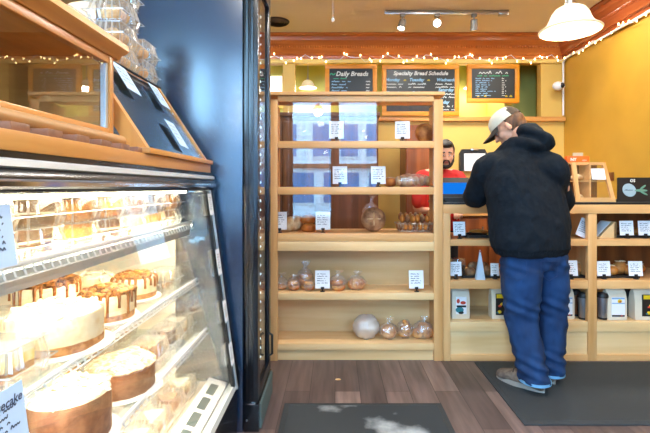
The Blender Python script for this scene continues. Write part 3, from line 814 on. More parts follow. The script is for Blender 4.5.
for lay in (0, 1):
    for i in range(8):
        y = .74+i*.172; z = 1.0605+lay*.0725
        ly = ('lower', 'upper')[lay]
        k = seq[ci % len(seq)]; ci += 1
        sc = (1.0, 1.1, .83)
        put_clam((-.775, y, z), PI/2, '%s clear clamshell from the left in the %s row on the top case shelf' % (ORD[i], ly), 'clamshells on the top case shelf', (1.08, 1.1, .83))
        put_slice(k, (-.79, y, z+.0025), PI/2+R.uniform(-.3, .3), '%s in %s clamshell from the left, %s row, top case shelf' % (slices[k][1], ORD[i], ly), 'slices on the top case shelf', (1.35, 1.5, 1.15))
for i in range(5):
    y = 1.0+i*.23
    put_clam((-1.0, y, 1.0605), PI/2, '%s clear clamshell in the back row on the top case shelf' % ORD[i], 'clamshells on the top case shelf', (1.1, 1.2, 1.3))
    put_slice((i*2+1) % 3, (-1.0, y, 1.063), .8, 'cake slice in the %s back row clamshell of the top case shelf' % ORD[i], 'slices on the top case shelf', (1.4, 1.4, 1.6))

# ---------------------------------------------------------------- whole cakes
def cake(loc, r, h, body, top, label, topn=26, toph=.02, drip=None, board=True, seed=1, crust=True, topscale=1.0):
    t = thing('whole_cake', label, 'cake', loc)
    if board: MB().mat('board_white').lathe([(r*1.22, 0), (r*1.24, .003), (r*1.2, .0045), (.001, .0045)], n=36).build('cake_board', t)
    z = .0046
    b = MB().mat(body).lathe([(.001, z), (r*.99, z), (r, z+.004), (r, h-.006), (r*.97, h), (.001, h+.001)], n=44)
    b.noise(.0015, 60, seed); b.build('body', t)
    if crust: MB().mat('crust').lathe([(r*.98, z), (r*1.01, z+.002), (r*1.012, z+h*.22), (r*.99, z+h*.25)], n=44, cap=False).build('crust', t)
    R = random.Random(seed); tp = MB().mat(top)
    if top == 'pecan':
        for i in range(topn*3):
            a = R.uniform(0, 2*PI); q = r*topscale*math.sqrt(R.random())*.93; s = R.uniform(.009, .015)
            tp.ell((q*math.cos(a), q*math.sin(a), h+.004+R.uniform(.001, toph)*(1.2-q/r)), (s*1.3, s*.9, s*.7), Matrix.Rotation(a*7, 4, 'Z') @ Matrix.Rotation(R.uniform(-.6, .6), 4, 'X'), 7, 5)
        tp.lathe([(.001, h), (r*topscale*.95, h), (r*topscale*.8, h+.002), (.001, h+.003)], n=24)
    elif top == 'whip':
        for i in range(topn*2):
            a = R.uniform(0, 2*PI); q = r*math.sqrt(R.random())*.88; L_ = R.uniform(.018, .035)
            mt = Matrix.Rotation(R.uniform(0, 6), 4, 'Z') @ Matrix.Rotation(R.uniform(-.35, .35), 4, 'Y')
            tp.ell((q*math.cos(a), q*math.sin(a), h+R.uniform(0, toph)*(1.2-q/r)), (L_, .008, .006), mt, 7, 5)
        tp.lathe([(.001, h), (r*.97, h), (r*.9, h+toph*.3), (.001, h+toph*.5)], n=28)
    tp.build('topping', t)
    if top == 'whip' and drip == 'lemon':
        g = MB().mat('lemon')
        for i in range(20):
            a = R.uniform(0, 2*PI); q = r*.5*math.sqrt(R.random()); g.ell((q*math.cos(a), q*math.sin(a), h+toph*R.uniform(.9, 1.3)), (.014, .005, .004), Matrix.Rotation(R.uniform(0, 6), 4, 'Z') @ Matrix.Rotation(R.uniform(-.6, .6), 4, 'Y'), 7, 5)
        g.build('lemon_curls', t)
    if drip == 'caramel':
        g = MB().mat('caramel')
        for i in range(18):
            a = 2*PI*i/18+R.uniform(-.1, .1); l_ = R.uniform(.25, .8)*h; rr = r+.002
            g.tube([(rr*.93*math.cos(a), rr*.93*math.sin(a), h+.004), (rr*math.cos(a), rr*math.sin(a), h-.003), (rr*math.cos(a), rr*math.sin(a), h-l_*.6), (rr*math.cos(a), rr*math.sin(a), h-l_)], [.006, .0055, .004, .005], 7)
        g.build('drips', t)
    return t
z2, z3, zd = .7905, .5555, .3005
cake((-1.00, 1.50, z2), .10, .105, 'cheese', 'pecan', 'pecan topped cheesecake furthest left on the middle case shelf', drip='caramel', seed=2)
cake((-.77, 1.20, z2), .115, .10, 'cheese', 'whip', 'large white cheesecake covered in whipped cream curls on the middle shelf', seed=3, topn=40)
cake((-.765, 1.455, z2), .083, .085, 'cheese', 'pecan', 'pecan cheesecake with brown drips right of the large white cheesecake', drip='caramel', seed=4)
cake((-.80, 1.73, z2), .08, .08, 'cheese', 'pecan', 'smaller pecan cheesecake furthest right on the middle case shelf', drip='caramel', seed=5, topscale=.8)
cake((-.72, 1.17, z3), .105, .12, 'mousse', 'whip', 'tall chocolate cake with white and yellow curls on the lower shelf', drip='lemon', seed=6, crust=False, topn=40, toph=.03)
m_ = two('shaved_chocolate_cream', rgb(232, 204, 176), rgb(176, 128, 94), 60, bump=.5); M['shave'] = m_
c2 = cake((-.715, 1.45, z3), .105, .085, 'mousse', 'shave', 'brown mousse cake on white board, centre of the lower shelf', seed=7, crust=False)
tp = [o for o in c2.children if o.name.startswith('topping')][0]
bpy.data.objects.remove(tp)
g = MB().mat('shave').lathe([(.001, .085), (.106, .082), (.107, .088), (.09, .098), (.001, .106)], n=40); R = random.Random(9)
for i in range(26):
    y = -.095+i*.0076; hw = math.sqrt(max(0, .1**2-y*y)); g.tube([(-hw, y, .090), (-hw*.4, y+.003, .102), (hw*.4, y-.002, .103), (hw, y, .090)], .003, 6)
g.build('topping', c2)
cake((-1.0, 1.22, z3), .10, .08, 'mousse', 'shave', 'round brown cake behind the tall chocolate cake on the lower shelf', seed=8, crust=False)
cake((-1.02, 1.80, z2), .09, .07, 'cheese', 'whip', 'low white cake at the back right of the middle shelf', seed=9)
def spec(x, y, z, k, sc, where):
    put_clam((x, y, z), PI/2, 'clear clamshell '+where, 'clamshells in the lower part of the cake case', sc)
    s_ = sc if isinstance(sc, (int, float)) else min(sc)
    put_slice(k, (x-.005, y, z+.0025), PI/2+.3, slices[k][1]+', '+where.replace('at the ','').replace('of the ',''), 'slices in the lower part of the cake case', s_*1.2)
spec(-.75, .985, z2, 3, 1.05, 'at the left end of the middle case shelf')
spec(-.76, 1.93, z2, 2, .95, 'at the right end of the middle case shelf')
spec(-.98, 1.28, z2+.0, 2, .9, 'behind the large white cheesecake')
spec(-.72, 1.675, z3, 0, 1.0, 'right of the brown mousse cake')
spec(-.72, 1.835, z3, 1, 1.0, 'second from the right end of the lower case shelf')
spec(-.72, 1.985, z3, 2, .95, 'at the right end of the lower case shelf')
spec(-.98, 1.55, z3, 2, 1.2, 'at the back of the lower case shelf, left one')
spec(-.98, 1.76, z3, 0, 1.2, 'at the back of the lower case shelf, middle one')
spec(-.98, 1.95, z3, 3, 1.1, 'at the back of the lower case shelf, right one')
for i, y in enumerate((1.36, 1.50, 1.64, 1.78, 1.92)):
    spec(-.685, y, zd, (3, 3, 2, 0, 3)[i], .95, '%s along the case floor by the air vent' % ORD[i])
for i, y in enumerate((1.40, 1.60, 1.80, 1.97)):
    spec(-.88, y, zd, (2, 1, 0, 2)[i], 1.1, '%s in the back row on the case floor' % ORD[i])
for i, (x, y) in enumerate(((-.70, .98), (-.95, .95))):
    spec(x, y, z3, i, 1, ('at the near left of the lower case shelf, in front', 'at the near left of the lower case shelf, at the back')[i])

# ---------------------------------------------------------------- cookie boxes on the slanted display
ck0 = solo(MB().mat('cookie').lathe([(.001, 0), (.036, .001), (.040, .005), (.036, .010), (.015, .013), (.001, .013)], n=20).noise(.0015, 60), 'cookie', 'x', 'cookie')
ckused = [False]
def put_cookie(loc, rot, label, s=1):
    if not ckused[0]: ckused[0] = True; o = ck0
    else: o = ck0.copy(); COL.objects.link(o)
    o.location = loc; o.rotation_euler = rot; o['label'] = label; o['group'] = 'cookies in the clear boxes'; o.scale = (s,)*3
def cookie_box(x, y, z, where, sc=(1.25, 1.25, 1.05), n=4):
    put_clam((x, y, z), PI/2, 'clear box of cookies, '+where, 'cookie boxes stacked by the black cooler', sc)
    for i in range(n):
        put_cookie((x+.01, y-.05*sc[0]/1.25+i*.028*sc[0]/1.25, z+.036), (PI/2-.45, 0, R.uniform(-.2, .2)), '%s cookie in the box %s' % (ORD[i], where.replace('from the ','from ')))
for i in range(4): cookie_box(-.905, 1.775, 1.7045+i*.0915, ('bottom', 'second from the bottom', 'third from the bottom', 'topmost')[i]+' of the tall stack')
for i in range(2): cookie_box(-.902, 1.975, 1.7045+i*.0915, ('lower', 'upper')[i]+' of the two by the black cooler', (1.1, 1.15, 1.05), 3)
for i in range(2): cookie_box(-.95, 1.52, 1.7045+i*.07, ('lower', 'upper')[i]+' of the short near stack', (1.15, 1.15, .8), 3)

# ================================================================ BREAD SHELF CONTENTS
def loc3(px, z, D): return (((px-335)*D/F), D, z)
pc = [(336.5, ROW1, 3.11, 'price card on the top glazed shelf, left one', 1), (402.5, ROW1, 3.11, 'price card on the top glazed shelf, beside the round loaf', 2),
      (340, ROW2, 3.11, 'price card on the second glazed shelf, left one', 3), (378.5, ROW2, 3.11, 'price card on the second glazed shelf, right one', 4),
      (279.5, ROW3, 3.11, 'price card at the far left of the third glazed shelf', 5), (323, ROW3, 3.11, 'price card between the buns and the round loaf on the third shelf', 6),
      (322.5, ROW4, 3.10, 'price card among the bagged bagels on the upper open shelf', 7), (416.5, ROW4, 3.10, 'lone price card at the right end of the upper open shelf', 8)]
for px, z, D, lab, sd_ in pc:
    price_card(loc3(px, z+.0003, D), lab, .105, .128, rz=(-.12 if sd_ == 2 else .05), tilt=.12, seed=sd_+30)
def loaf(name, label, m, l, w, h, loc, rz=0, slashes=3, seed=0, group=None, cat='bread'):
    mb = MB().mat(m); rs = []
    n = 14; k = 16
    for i in range(n+1):
        u = -1+2*i/n; s_ = max(.05, (1-abs(u)**2.6))**.5
        rs.append([(u*l/2, w/2*s_*math.cos(2*PI*j/k), max(0, h*.5+h*.5*s_*math.sin(2*PI*j/k)*(1 if math.sin(2*PI*j/k) > 0 else .9))) for j in range(k)])
    mb.rings(rs).noise(.003, 25, seed)
    zmin = min(v.co.z for v in mb.bm.verts)
    for v in mb.bm.verts: v.co.z -= zmin
    if slashes:
        mb.mat('paleloaf')
        for i in range(slashes):
            x = (-.5+(i+.5)/slashes)*l*.75; mb.ell((x, 0, h*.965), (l*.05, w*.27, h*.05), Matrix.Rotation(.5, 4, 'Z'), 8, 5)
    return solo(mb, name, label, cat, loc, rz, group)
def boule(label, m, r, h, loc, mt=None, rough=.004, seed=0, cross=True, group=None):
    mb = MB().mat(m).lathe([(.001, 0), (r*.7, 0), (r*.95, h*.25), (r, h*.45), (r*.88, h*.72), (r*.55, h*.93), (.001, h)], n=26).noise(rough, 22, seed)
    if cross:
        mb.mat('paleloaf'); mb.ell((0, 0, h*.96), (r*.6, r*.06, h*.06), None, 10, 5).ell((0, 0, h*.96), (r*.06, r*.6, h*.06), None, 10, 5)
    if mt: mb.bm.transform(mt)
    mn = min(v.co.z for v in mb.bm.verts); 
    for v in mb.bm.verts: v.co.z -= mn
    return solo(mb, 'round_loaf', label, 'bread', loc, 0, group)
up = Matrix.Rotation(PI/2-.15, 4, 'X')
boule('round brown loaf standing on edge at the right of the top glazed shelf', 'bread', .076, .09, loc3(424, ROW1, 3.27), up, seed=1, cross=False)
boule('dark floured round loaf leaning upright on the third glazed shelf', 'rye', .092, .09, loc3(373, ROW3, 3.24), up, seed=2, rough=.006)
loaf('oval_loaf', 'brown oval loaf beside the bagged rolls on the second glazed shelf', 'bread', .10, .09, .075, loc3(390, ROW2, 3.27), .4, 2, 3)
# bagged rolls on second shelf
def bag_shape(mb, w, d, h, seed=0, knot=True, amp=.012):
    t = MB().mat('bag').ell((0, 0, h/2), (w/2, d/2, h/2), seg=28, rng=18)
    if knot:
        t.rings([[(r_*math.cos(a*PI/5)+dx, r_*.5*math.sin(a*PI/5), z) for a in range(10)] for r_, z, dx in ((w*.16, h*.93, 0), (.008, h*1.05, .004), (.022, h*1.18, .008), (.035, h*1.3, .012))], cap=False)
    t.noise(amp, 30, seed).noise(amp*.5, 80, seed+3)
    for v in t.bm.verts: v.co.z = max(0, v.co.z)
    return t
def bagged(name, label, cat, loc, w, d, h, items, rz=0, seed=0, knot=True, group=None):
    t = thing(name, label, cat, loc, rz, group)
    bag_shape(None, w, d, h, seed, knot).build('poly_bag', t)
    for nm, mb in items: mb.build(nm, t)
    return t
def bagel_mb(c, r=.042, rot=0, m='bagel', tilt=0):
    mb = MB().mat(m); rs = []; k = 12; n = 20; a = r*.42
    mt = Matrix.Translation(c) @ Matrix.Rotation(rot, 4, 'Z') @ Matrix.Rotation(tilt, 4, 'X')
    ring = []
    for i in range(n):
        t = 2*PI*i/n
        ring.append([mt @ Vector(((r-a+a*math.cos(2*PI*j/k))*math.cos(t), (r-a+a*math.cos(2*PI*j/k))*math.sin(t), a*.9*math.sin(2*PI*j/k))) for j in range(k)])
    mb.rings(ring+[ring[0]], cap=False)
    bmesh.ops.remove_doubles(mb.bm, verts=mb.bm.verts, dist=1e-5)
    return mb
items = [('roll', MB().mat('paleloaf').ell((-.11+i*.044, 0, .045), (.024, .05, .036), None, 12, 8).noise(.003, 40, i)) for i in range(6)]
bagged('bag_of_rolls', 'long clear bag of pale rolls on the second glazed shelf', 'bread', loc3(413, ROW2, 3.25), .29, .13, .10, items, 0, 4, False)
# third shelf: pale flat loaves, buns
for i, (px, D, s_) in enumerate(((290, 3.22, 1.05), (296, 3.26, 1.1))):
    loaf('flat_loaf', ('pale floury loaf behind the far left price card', 'pale floury loaf next to the golden buns')[i], 'paleloaf', .14*s_, .10, .11*s_, loc3(px, ROW3, D), 1.2, 0, i+5)
bun_l = ['golden bun at the bottom of the pair on the third glazed shelf', 'golden bun resting on top of the other bun on the third shelf']
mb = MB().mat('bun').lathe([(.001, 0), (.046, .0), (.058, .02), (.053, .044), (.028, .058), (.001, .062)], n=22).noise(.002, 30)
bn = solo(mb, 'bun', bun_l[0], 'bread', loc3(309, ROW3, 3.2)); dup(bn, loc3(308, ROW3+.0625, 3.215), .4, bun_l[1])
# basket of small rolls on the third shelf
bk_ = thing('wire_basket', 'wire basket full of small seeded rolls on the third glazed shelf', 'basket', loc3(414, ROW3, 3.24))
w_ = MB().mat('steel'); a_, b_2 = .135, .085
for z, s_ in ((.004, .85), (.03, .92), (.06, 1)):
    w_.tube([(-a_*s_, -b_2*s_, z), (a_*s_, -b_2*s_, z), (a_*s_, b_2*s_, z), (-a_*s_, b_2*s_, z), (-a_*s_, -b_2*s_, z)], .002, 6)
for i in range(14):
    x = -a_+i*2*a_/13
    for yy in (-1, 1): w_.tube([(x*.85, yy*b_2*.85, .004), (x, yy*b_2, .06)], .0015, 5)
    w_.tube([(x*.85, -b_2*.85, .004), (x*.85, b_2*.85, .004)], .0012, 5)
w_.build('wires', bk_)
k = 0
first = None
for row, (n_, z_, yy) in enumerate(((7, .006, -.045), (7, .006, .03), (6, .064, -.035), (5, .076, .03))):
    for i in range(n_):
        x = -.112+i*.037+(.018 if row >= 2 else 0)
        lab = '%s small roll from the left in the wire basket, %s' % (ORD[i], ('bottom front row', 'bottom back row', 'top front row', 'top back row')[row])
        loc = (bk_.location.x+x, bk_.location.y+yy, bk_.location.z+z_)
        mm = 'bun' if (i+row) % 3 else 'rye'
        if first is None or mm not in first:
            first = first or {}
            first[mm] = loaf('small_roll', lab, mm, .09, .038, .062, loc, PI/2, 1, 8, 'small rolls in the wire basket', 'roll')
        else: dup(first[mm], loc, PI/2+R.uniform(-.15, .15), lab)
# bag lying behind the loaf
bagged('bag_of_bread', 'crumpled clear bag behind the dark round loaf', 'bread', loc3(371, ROW3, 3.34), .14, .07, .21, [('roll', MB().mat('paleloaf').ell((0, 0, .09), (.05, .025, .08)))], 0, 6)
# row 4 bagged bagels
bg_ = [(281, 3.17, 0, .085, .085, 'furthest left bag of bagels on the upper open shelf', 1),
       (293.5, 3.15, 0, .085, .08, 'second bag of bagels from the left on the upper open shelf', 2),
       (305, 3.20, 0, .105, .14, 'tall bag of bagels left of the price card on the open shelf', 3),
       (309, 3.13, 0, .07, .07, 'small bag of bagels touching the price card on its left', 2),
       (337.5, 3.15, 0, .105, .10, 'bag of bagels right of the price card with loose open end', 2),
       (356.5, 3.16, 0, .115, .095, 'furthest right bag of bagels on the upper open shelf', 3)]
for i, (px, D, dz, w__, h__, lab, n_) in enumerate(bg_):
    its = []
    for j in range(n_):
        if n_ == 3 and h__ < .12: c = ((-.028+.028*j), 0, .042); tl = PI/2-.2; ro = .5
        else: c = ((-1)**j*.006, 0, .02+j*.034); tl = .1*(-1)**j; ro = 0
        its.append(('bagel', bagel_mb(c, w__*.47 if n_ < 3 or h__ > .12 else .04, ro, 'bun' if (i+j) % 2 else 'bagel', tl)))
    bagged('bag_of_bagels', lab, 'bagels', loc3(px, ROW4, D), w__*1.18, .11, h__*1.1, its, 0, 10+i, i not in (3,), 'bagged bagels on the upper open shelf')
# row 5 bags
M['bag'], _sv = M['whitebag'], M['bag']
bagged('bag_of_bread', 'large round loaf in a white bag on the lower open shelf', 'bread', loc3(366, ROW5, 3.16), .20, .13, .175,
       [('loaf', MB().mat('paleloaf').ell((0, 0, .08), (.085, .05, .072)).noise(.006, 25))], 0, 20, False)
M['bag'] = _sv
bagged('bag_of_bread', 'knotted bag with a cinnamon roll right of the large white bag', 'bread', loc3(388.5, ROW5, 3.15), .135, .11, .12,
       [('roll', bagel_mb((0, 0, .055), .052, 0, 'bagel', PI/2-.1)), ('filling', MB().mat('paleloaf').ell((0, 0, .05), (.02, .012, .02)))], 0, 21)
bagged('bag_of_bread', 'small bag of rolls third from the left on the lower open shelf', 'bread', loc3(405, ROW5, 3.17), .118, .10, .13,
       [('roll', MB().mat('bagel').ell((.01*j-.01, 0, .03+.034*j), (.042, .034, .022), Matrix.Rotation(.5*j, 4, 'Y'))) for j in range(3)], 0, 22, False)
bagged('bag_of_bread', 'knotted bag of bagels at the right end of the lower open shelf', 'bread', loc3(423, ROW5, 3.16), .155, .11, .125,
       [('bagel', bagel_mb((x, 0, z), .040, 0, 'bagel', PI/2)) for x, z in ((-.038, .041), (.038, .041), (0, .083))], 0, 23)

# ================================================================ COUNTER CONTENTS
for px, z, D, lab, w_h, rz, red in (
    (459.5, CR1, 3.12, 'price card at the left end of the upper counter shelf', (.09, .1), .12, 0),
    (456, CR2, 3.11, 'price card at the left end of the middle counter shelf', (.085, .1), .1, 0),
    (495, CR2, 3.11, 'price card on the middle counter shelf beside the customer left side', (.06, .09), 0, 0),
    (571, CR2, 3.11, 'price card with red line just right of the customer', (.1, .11), 0, 1),
    (604, CR2, 3.11, 'price card right of the post on the middle counter shelf', (.1, .105), .05, 0),
    (636, CR2, 3.11, 'price card near the right photo edge on the middle counter shelf', (.1, .105), 0, 0),
    (627, CR1, 3.14, 'price card right of the wooden rack on the upper counter shelf', (.1, .105), 0, 0),
    (645.5, CR1, 3.14, 'price card cut by the right photo edge on the upper shelf', (.1, .105), 0, 0)):
    price_card(loc3(px, z+.0003, D), lab, w_h[0], w_h[1], rz, .1, seed=int(px), red=bool(red))
# leaning white sheet and wooden rack
t = thing('leaning_price_sheet', 'tilted white price sheet leaning on the upper shelf beside the customer', 'price card', loc3(580, CR1+.0005, 3.13))
mb, wr = card_mesh(.075, .135, 6, 77); mt = Matrix.Rotation(.42, 4, 'Y') @ Matrix.Rotation(-.1, 4, 'X')
mb.bm.transform(mt); wr.bm.transform(mt)
mn = min(v.co.z for v in mb.bm.verts)
for q in (mb, wr):
    for v in q.bm.verts: v.co.z -= mn
mb.build('card', t); wr.build('writing', t)
t = thing('wooden_rack', 'small triangular wooden rack on the upper shelf right of the post', 'rack', loc3(604, CR1, 3.2))
MB().mat('maple_x').prism([(-.07, 0), (.055, 0), (.055, .115), (.04, .115)], 'y', -.05, -.04).build('side_panel', t)
MB().mat('maple_x').prism([(-.07, 0), (.055, 0), (.055, .115), (.04, .115)], 'y', .09, .10).build('side_panel', t)
MB().mat('maple_x').box(.045, .058, -.05, .10, 0, .118).box(-.07, .045, -.04, .09, 0, .008).build('shelf_board', t)
MB().mat('paper').prism([(-.075, .008), (-.072, .008), (.030, .118), (.027, .118)], 'y', -.035, .085).build('price_sheet', t)
# trays
def tray(px0, px1, z, D, label, h=.018, d=.2):
    x0 = (px0-335)*D/F; x1 = (px1-335)*D/F; W = x1-x0
    t = thing('baking_tray', label, 'tray', ((x0+x1)/2, D+d/2, z))
    mb = MB().mat('blacksoft').box(-W/2, W/2, -d/2, d/2, 0, .004).box(-W/2, W/2, -d/2, -d/2+.005, .004, h).box(-W/2, W/2, d/2-.005, d/2, .004, h).box(-W/2, -W/2+.005, -d/2+.005, d/2-.005, .004, h).box(W/2-.005, W/2, -d/2+.005, d/2-.005, .004, h)
    mb.build('pan', t); return t
tray(467, 490, CR1, 3.16, 'black tray with a pie on the upper counter shelf', .02)
t = thing('pie', 'round golden pie on the black tray on the upper counter shelf', 'pie', (loc3(478.5, 0, 3.26)[0], 3.26, CR1+.0045))
MB().mat('steel').lathe([(.001, 0), (.055, 0), (.072, .028), (.075, .03), (.07, .03), (.05, .004), (.001, .004)], n=26).build('tin', t)
c = MB().mat('bun').lathe([(.001, .006), (.05, .006), (.068, .03), (.072, .036), (.066, .042), (.001, .05)], n=26).noise(.002, 50); c.build('crust', t)
tray(463, 500, CR2, 3.14, 'black tray of dark loaves on the middle counter shelf')
for i, (px, dy, s_) in enumerate(((470, .05, .8), (474, .15, 1.1), (487, .06, 1.0), (484, .15, 1.1), (494, .13, .9))):
    loaf('dark_loaf', ('smallest dark loaf at the front left', 'dark loaf at the back left', 'dark loaf at the front right', 'dark loaf at the back centre', 'dark loaf at the back right')[i]+' of the middle counter shelf tray', 'rye', .09*s_, .07, .085*s_, loc3(px, CR2+.0045, 3.14+dy), .3*i, 0, i, 'dark loaves on the counter tray')
for v_ in (0,):
    t = thing('folded_sign', 'pale blue pointed paper pyramid on the middle counter shelf', 'sign', loc3(480, CR2, 3.1))
    MB().mat(plain('pale_blue_card', rgb(186, 205, 224), .5)).rings([[(-.032, -.02, 0), (.032, -.02, 0), (.032, .02, 0), (-.032, .02, 0)], [(-.003, -.002, .21), (.003, -.002, .21), (.003, .002, .21), (-.003, .002, .21)]], smooth=False).build('card', t)
    MB().mat('redgfx').box(-.003, .003, -.0035, -.002, .18, .205).build('tip_mark', t)
# clear domed container next to card
t = thing('plastic_tub', 'dim clear tub on the middle counter shelf behind the left price card', 'tub', loc3(458, CR2, 3.28))
MB().mat('plastic').lathe([(.001, 0), (.05, 0), (.058, .09), (.05, .12), (.001, .125)], n=24).build('tub', t)
MB().mat('darkcake').lathe([(.001, .002), (.046, .002), (.052, .07), (.001, .085)], n=20).build('contents', t)
tray(598, 640, CR2, 3.14, 'black tray of brown loaves right of the post'); tray(553, 586, CR2, 3.14, 'black tray behind the red line price card'); tray(616, 652, CR1, 3.17, 'black tray on the upper shelf near the right photo edge')
lf = [(602, .09, 'bread', .9), (612, .05, 'bun', .85), (620, .08, 'bread', 1.15), (629, .06, 'bread', .9), (639, .14, 'bun', .8), (569, .12, 'bread', 1.0), (580, .06, 'bread', 1.1)]
ll = ['brown loaf behind the card right of the counter post', 'golden loaf between the two cards of the right bay', 'largest brown loaf between the two cards of the right bay', 'brown loaf behind the card near the right edge', 'golden loaf at the right end of the tray', 'brown loaf behind the red line card', 'brown loaf between the red line card and the post']
for i, (px, dy, mm, s_) in enumerate(lf):
    loaf('loaf', ll[i], mm, .10*s_, .085, .09*s_, loc3(px, CR2+.0045, 3.15+dy+.02), .9 if i % 2 else .2, 2, 30+i, 'loaves on the middle counter shelf')
for i, (px, mm) in enumerate(((622, 'darkcake'), (640, 'bun'))):
    loaf('loaf', ('dark cake loaf on the upper shelf behind the left card of the right bay', 'golden loaf on the upper shelf behind the card at the photo edge')[i], mm, .14, .09, .07, loc3(px, CR1+.0045, 3.28), 0, 0, 40+i)
# coffee bags and tumblers
def coffee_bag(px0, px1, h, D, label, style, z=None):
    D = D; x = ((px0+px1)/2-335)*D/F; W = (px1-px0)*D/F
    t = thing('coffee_bag', label, 'coffee bag', (x, D+.04, CR3 if z is None else z))
    mb = MB().mat('kraft' if style != 'dark' else 'label_black')
    a, b = W/2, .035
    rs = [[(-a*s, -b*q, zz), (-a*s*.5, -b*q*1.12, zz), (a*s*.5, -b*q*1.12, zz), (a*s, -b*q, zz), (a*s, b*q, zz), (-a*s, b*q, zz)] for s, q, zz in ((.94, .95, 0), (1, 1, .01), (1, 1, h*.6), (.99, .7, h*.8), (.98, .15, h*.93), (.98, .12, h))]
    mb.rings(rs, smooth=False); mb.build('pouch', t)
    y = -b*1.12-.002
    if style == 'art':
        g = MB().mat('label_white').box(-a*.55, a*.62, y, y+.004, h*.15, h*.68)
        g.mat('tealgfx').ell((-.01, y, h*.28), (.03, .002, .02)).mat('redgfx').ell((.015, y, h*.5), (.02, .002, .012)).ell((-.02, y, h*.55), (.012, .002, .016)).mat('label_black').box(-a*.5, a*.55, y-.002, y+.001, h*.36, h*.42).ell((.0, y, h*.2), (.02, .002, .012))
        g.build('label', t)
    elif style == 'white':
        g = MB().mat('label_white').box(-a*.62, a*.72, y, y+.004, h*.10, h*.70)
        g.mat('label_blue').box(-a*.6, a*.70, y-.001, y, h*.50, h*.53).box(-a*.6, a*.70, y-.001, y, h*.64, h*.69).mat('label_black').box(-a*.6, a*.70, y-.001, y, h*.11, h*.16)
        g.mat('yellowgfx').ell((a*.2, y, h*.58), (.016, .002, .014)).mat('redgfx').ell((a*.22, y-.001, h*.565), (.009, .002, .006)).ell((a*.4, y-.001, h*.14), (.008, .002, .005))
        g.build('label', t)
    elif style in ('yellow', 'dark'):
        g = MB().mat('label_black').box(-a*.5, a*.8, y, y+.004, h*.12, h*.78)
        g.mat('yellowgfx').box(-a*.4, a*.7, y-.001, y, h*.64, h*.76).ell((-.0, y-.001, h*.22), (.014, .002, .012)).ell((.012, y-.001, h*.45), (.008, .002, .016), Matrix.Rotation(.6, 4, 'Y'))
        g.mat('redgfx').ell((.002, y-.002, h*.4), (.012, .002, .008)).mat('tealgfx').ell((-.015, y-.002, h*.2), (.008, .002, .006))
        g.build('label', t)
    return t
coffee_bag(452, 470, .235, 3.13, 'white coffee bag with a colourful drawing at the left of the bottom shelf', 'art')
coffee_bag(492, 507, .235, 3.13, 'coffee bag with black label half hidden by the customer jeans', 'yellow')
coffee_bag(557, 575, .23, 3.12, 'white coffee bag just right of the customer leg', 'white')
coffee_bag(608, 627.5, .235, 3.10, 'white coffee bag with white and blue label right of the tumbler', 'white')
coffee_bag(627, 636, .235, 3.19, 'dark coffee bag squeezed between two white bags', 'dark')
coffee_bag(635.5, 662, .235, 3.10, 'coffee bag with black and yellow label at the right photo edge', 'yellow')
def tumbler(px, D, label, body='steel', h=.19):
    t = thing('tumbler', label, 'tumbler', loc3(px, CR3, D))
    mb_ = plain('tumbler_'+body, rgb(150, 154, 162), .3, metal=.8) if body == 'steel' else plain('tumbler_bronze', rgb(130, 86, 60), .3, metal=.7)
    MB().mat(mb_).lathe([(.001, 0), (.026, 0), (.028, .004), (.036, h*.85), (.001, h*.85)], n=28).build('body', t)
    MB().mat('blacksoft').lathe([(.038, h*.83), (.039, h*.9), (.036, h*.94), (.030, h), (.001, h)], n=28).build('lid', t)
    MB().mat('blacksoft').lathe([(.0275, 0), (.0285, .0), (.030, .015), (.028, .015)], n=28, cap=False).build('base_ring', t)
tumbler(583, 3.13, 'steel travel tumbler with black lid left of the counter post')
tumbler(575.5, 3.22, 'bronze travel tumbler behind the steel one', 'bronze')
tumbler(602.5, 3.13, 'steel travel tumbler with black lid right of the counter post')

# ---------------------------------------------------------------- on the counter top
q = Vector(loc3(590, CTOP, 3.25))
t = thing('small_bread_case', 'small light wood bread case with glass front on the counter', 'display case', (q.x, q.y, CTOP))
Hh = .295; a_ = .145
f = MB().mat('oak_z')
def sidep(x0, x1): return [(-.0, 0)]
f.rings([[(-a_, -.08, 0), (-a_+.03, -.08, 0), (-a_+.03, -.06, 0), (-a_, -.06, 0)], [(-a_+.01, .0, Hh), (-a_+.04, .0, Hh), (-a_+.04, .02, Hh), (-a_+.01, .02, Hh)]], smooth=False)
f.rings([[(a_-.03, -.08, 0), (a_, -.08, 0), (a_, -.06, 0), (a_-.03, -.06, 0)], [(a_-.055, .0, Hh), (a_-.028, .0, Hh), (a_-.028, .02, Hh), (a_-.055, .02, Hh)]], smooth=False)
f.mat('oak_x').box(-a_+.03, a_-.03, -.08, -.055, 0, .032).box(-a_+.035, a_-.05, -.005, .02, Hh-.02, Hh)
f.build('front_frame', t)
MB().mat('oak_x').box(-a_, a_, -.06, .12, 0, .012).box(-a_+.01, a_-.028, .02, .12, Hh-.012, Hh).mat('darkwood').box(-a_+.01, a_-.02, .12, .13, 0, Hh).mat('oak_x').box(-a_+.03, a_-.04, -.02, .11, .15, .158).box(-.02, -.01, -.03, .11, .012, Hh-.012).build('case_shelf', t)  # dark back panel stands in for the darker reflection inside the case
MB().mat('glass').rings([[(-a_+.03, -.07, .032), (a_-.03, -.07, .032), (a_-.03, -.067, .032), (-a_+.03, -.067, .032)], [(-a_+.04, -.0, Hh-.02), (a_-.052, -.0, Hh-.02), (a_-.052, .003, Hh-.02), (-a_+.04, .003, Hh-.02)]], smooth=False).build('glass_pane', t)
t2 = thing('price_card', 'white notice on the glass of the small wood bread case', 'price card', (q.x+.045, q.y-.040, CTOP+.165))
mb, wr = card_mesh(.10, .085, 5, 90); mt = Matrix.Rotation(-.28, 4, 'X'); mb.bm.transform(mt); wr.bm.transform(mt); mb.build('card', t2); wr.build('writing', t2)
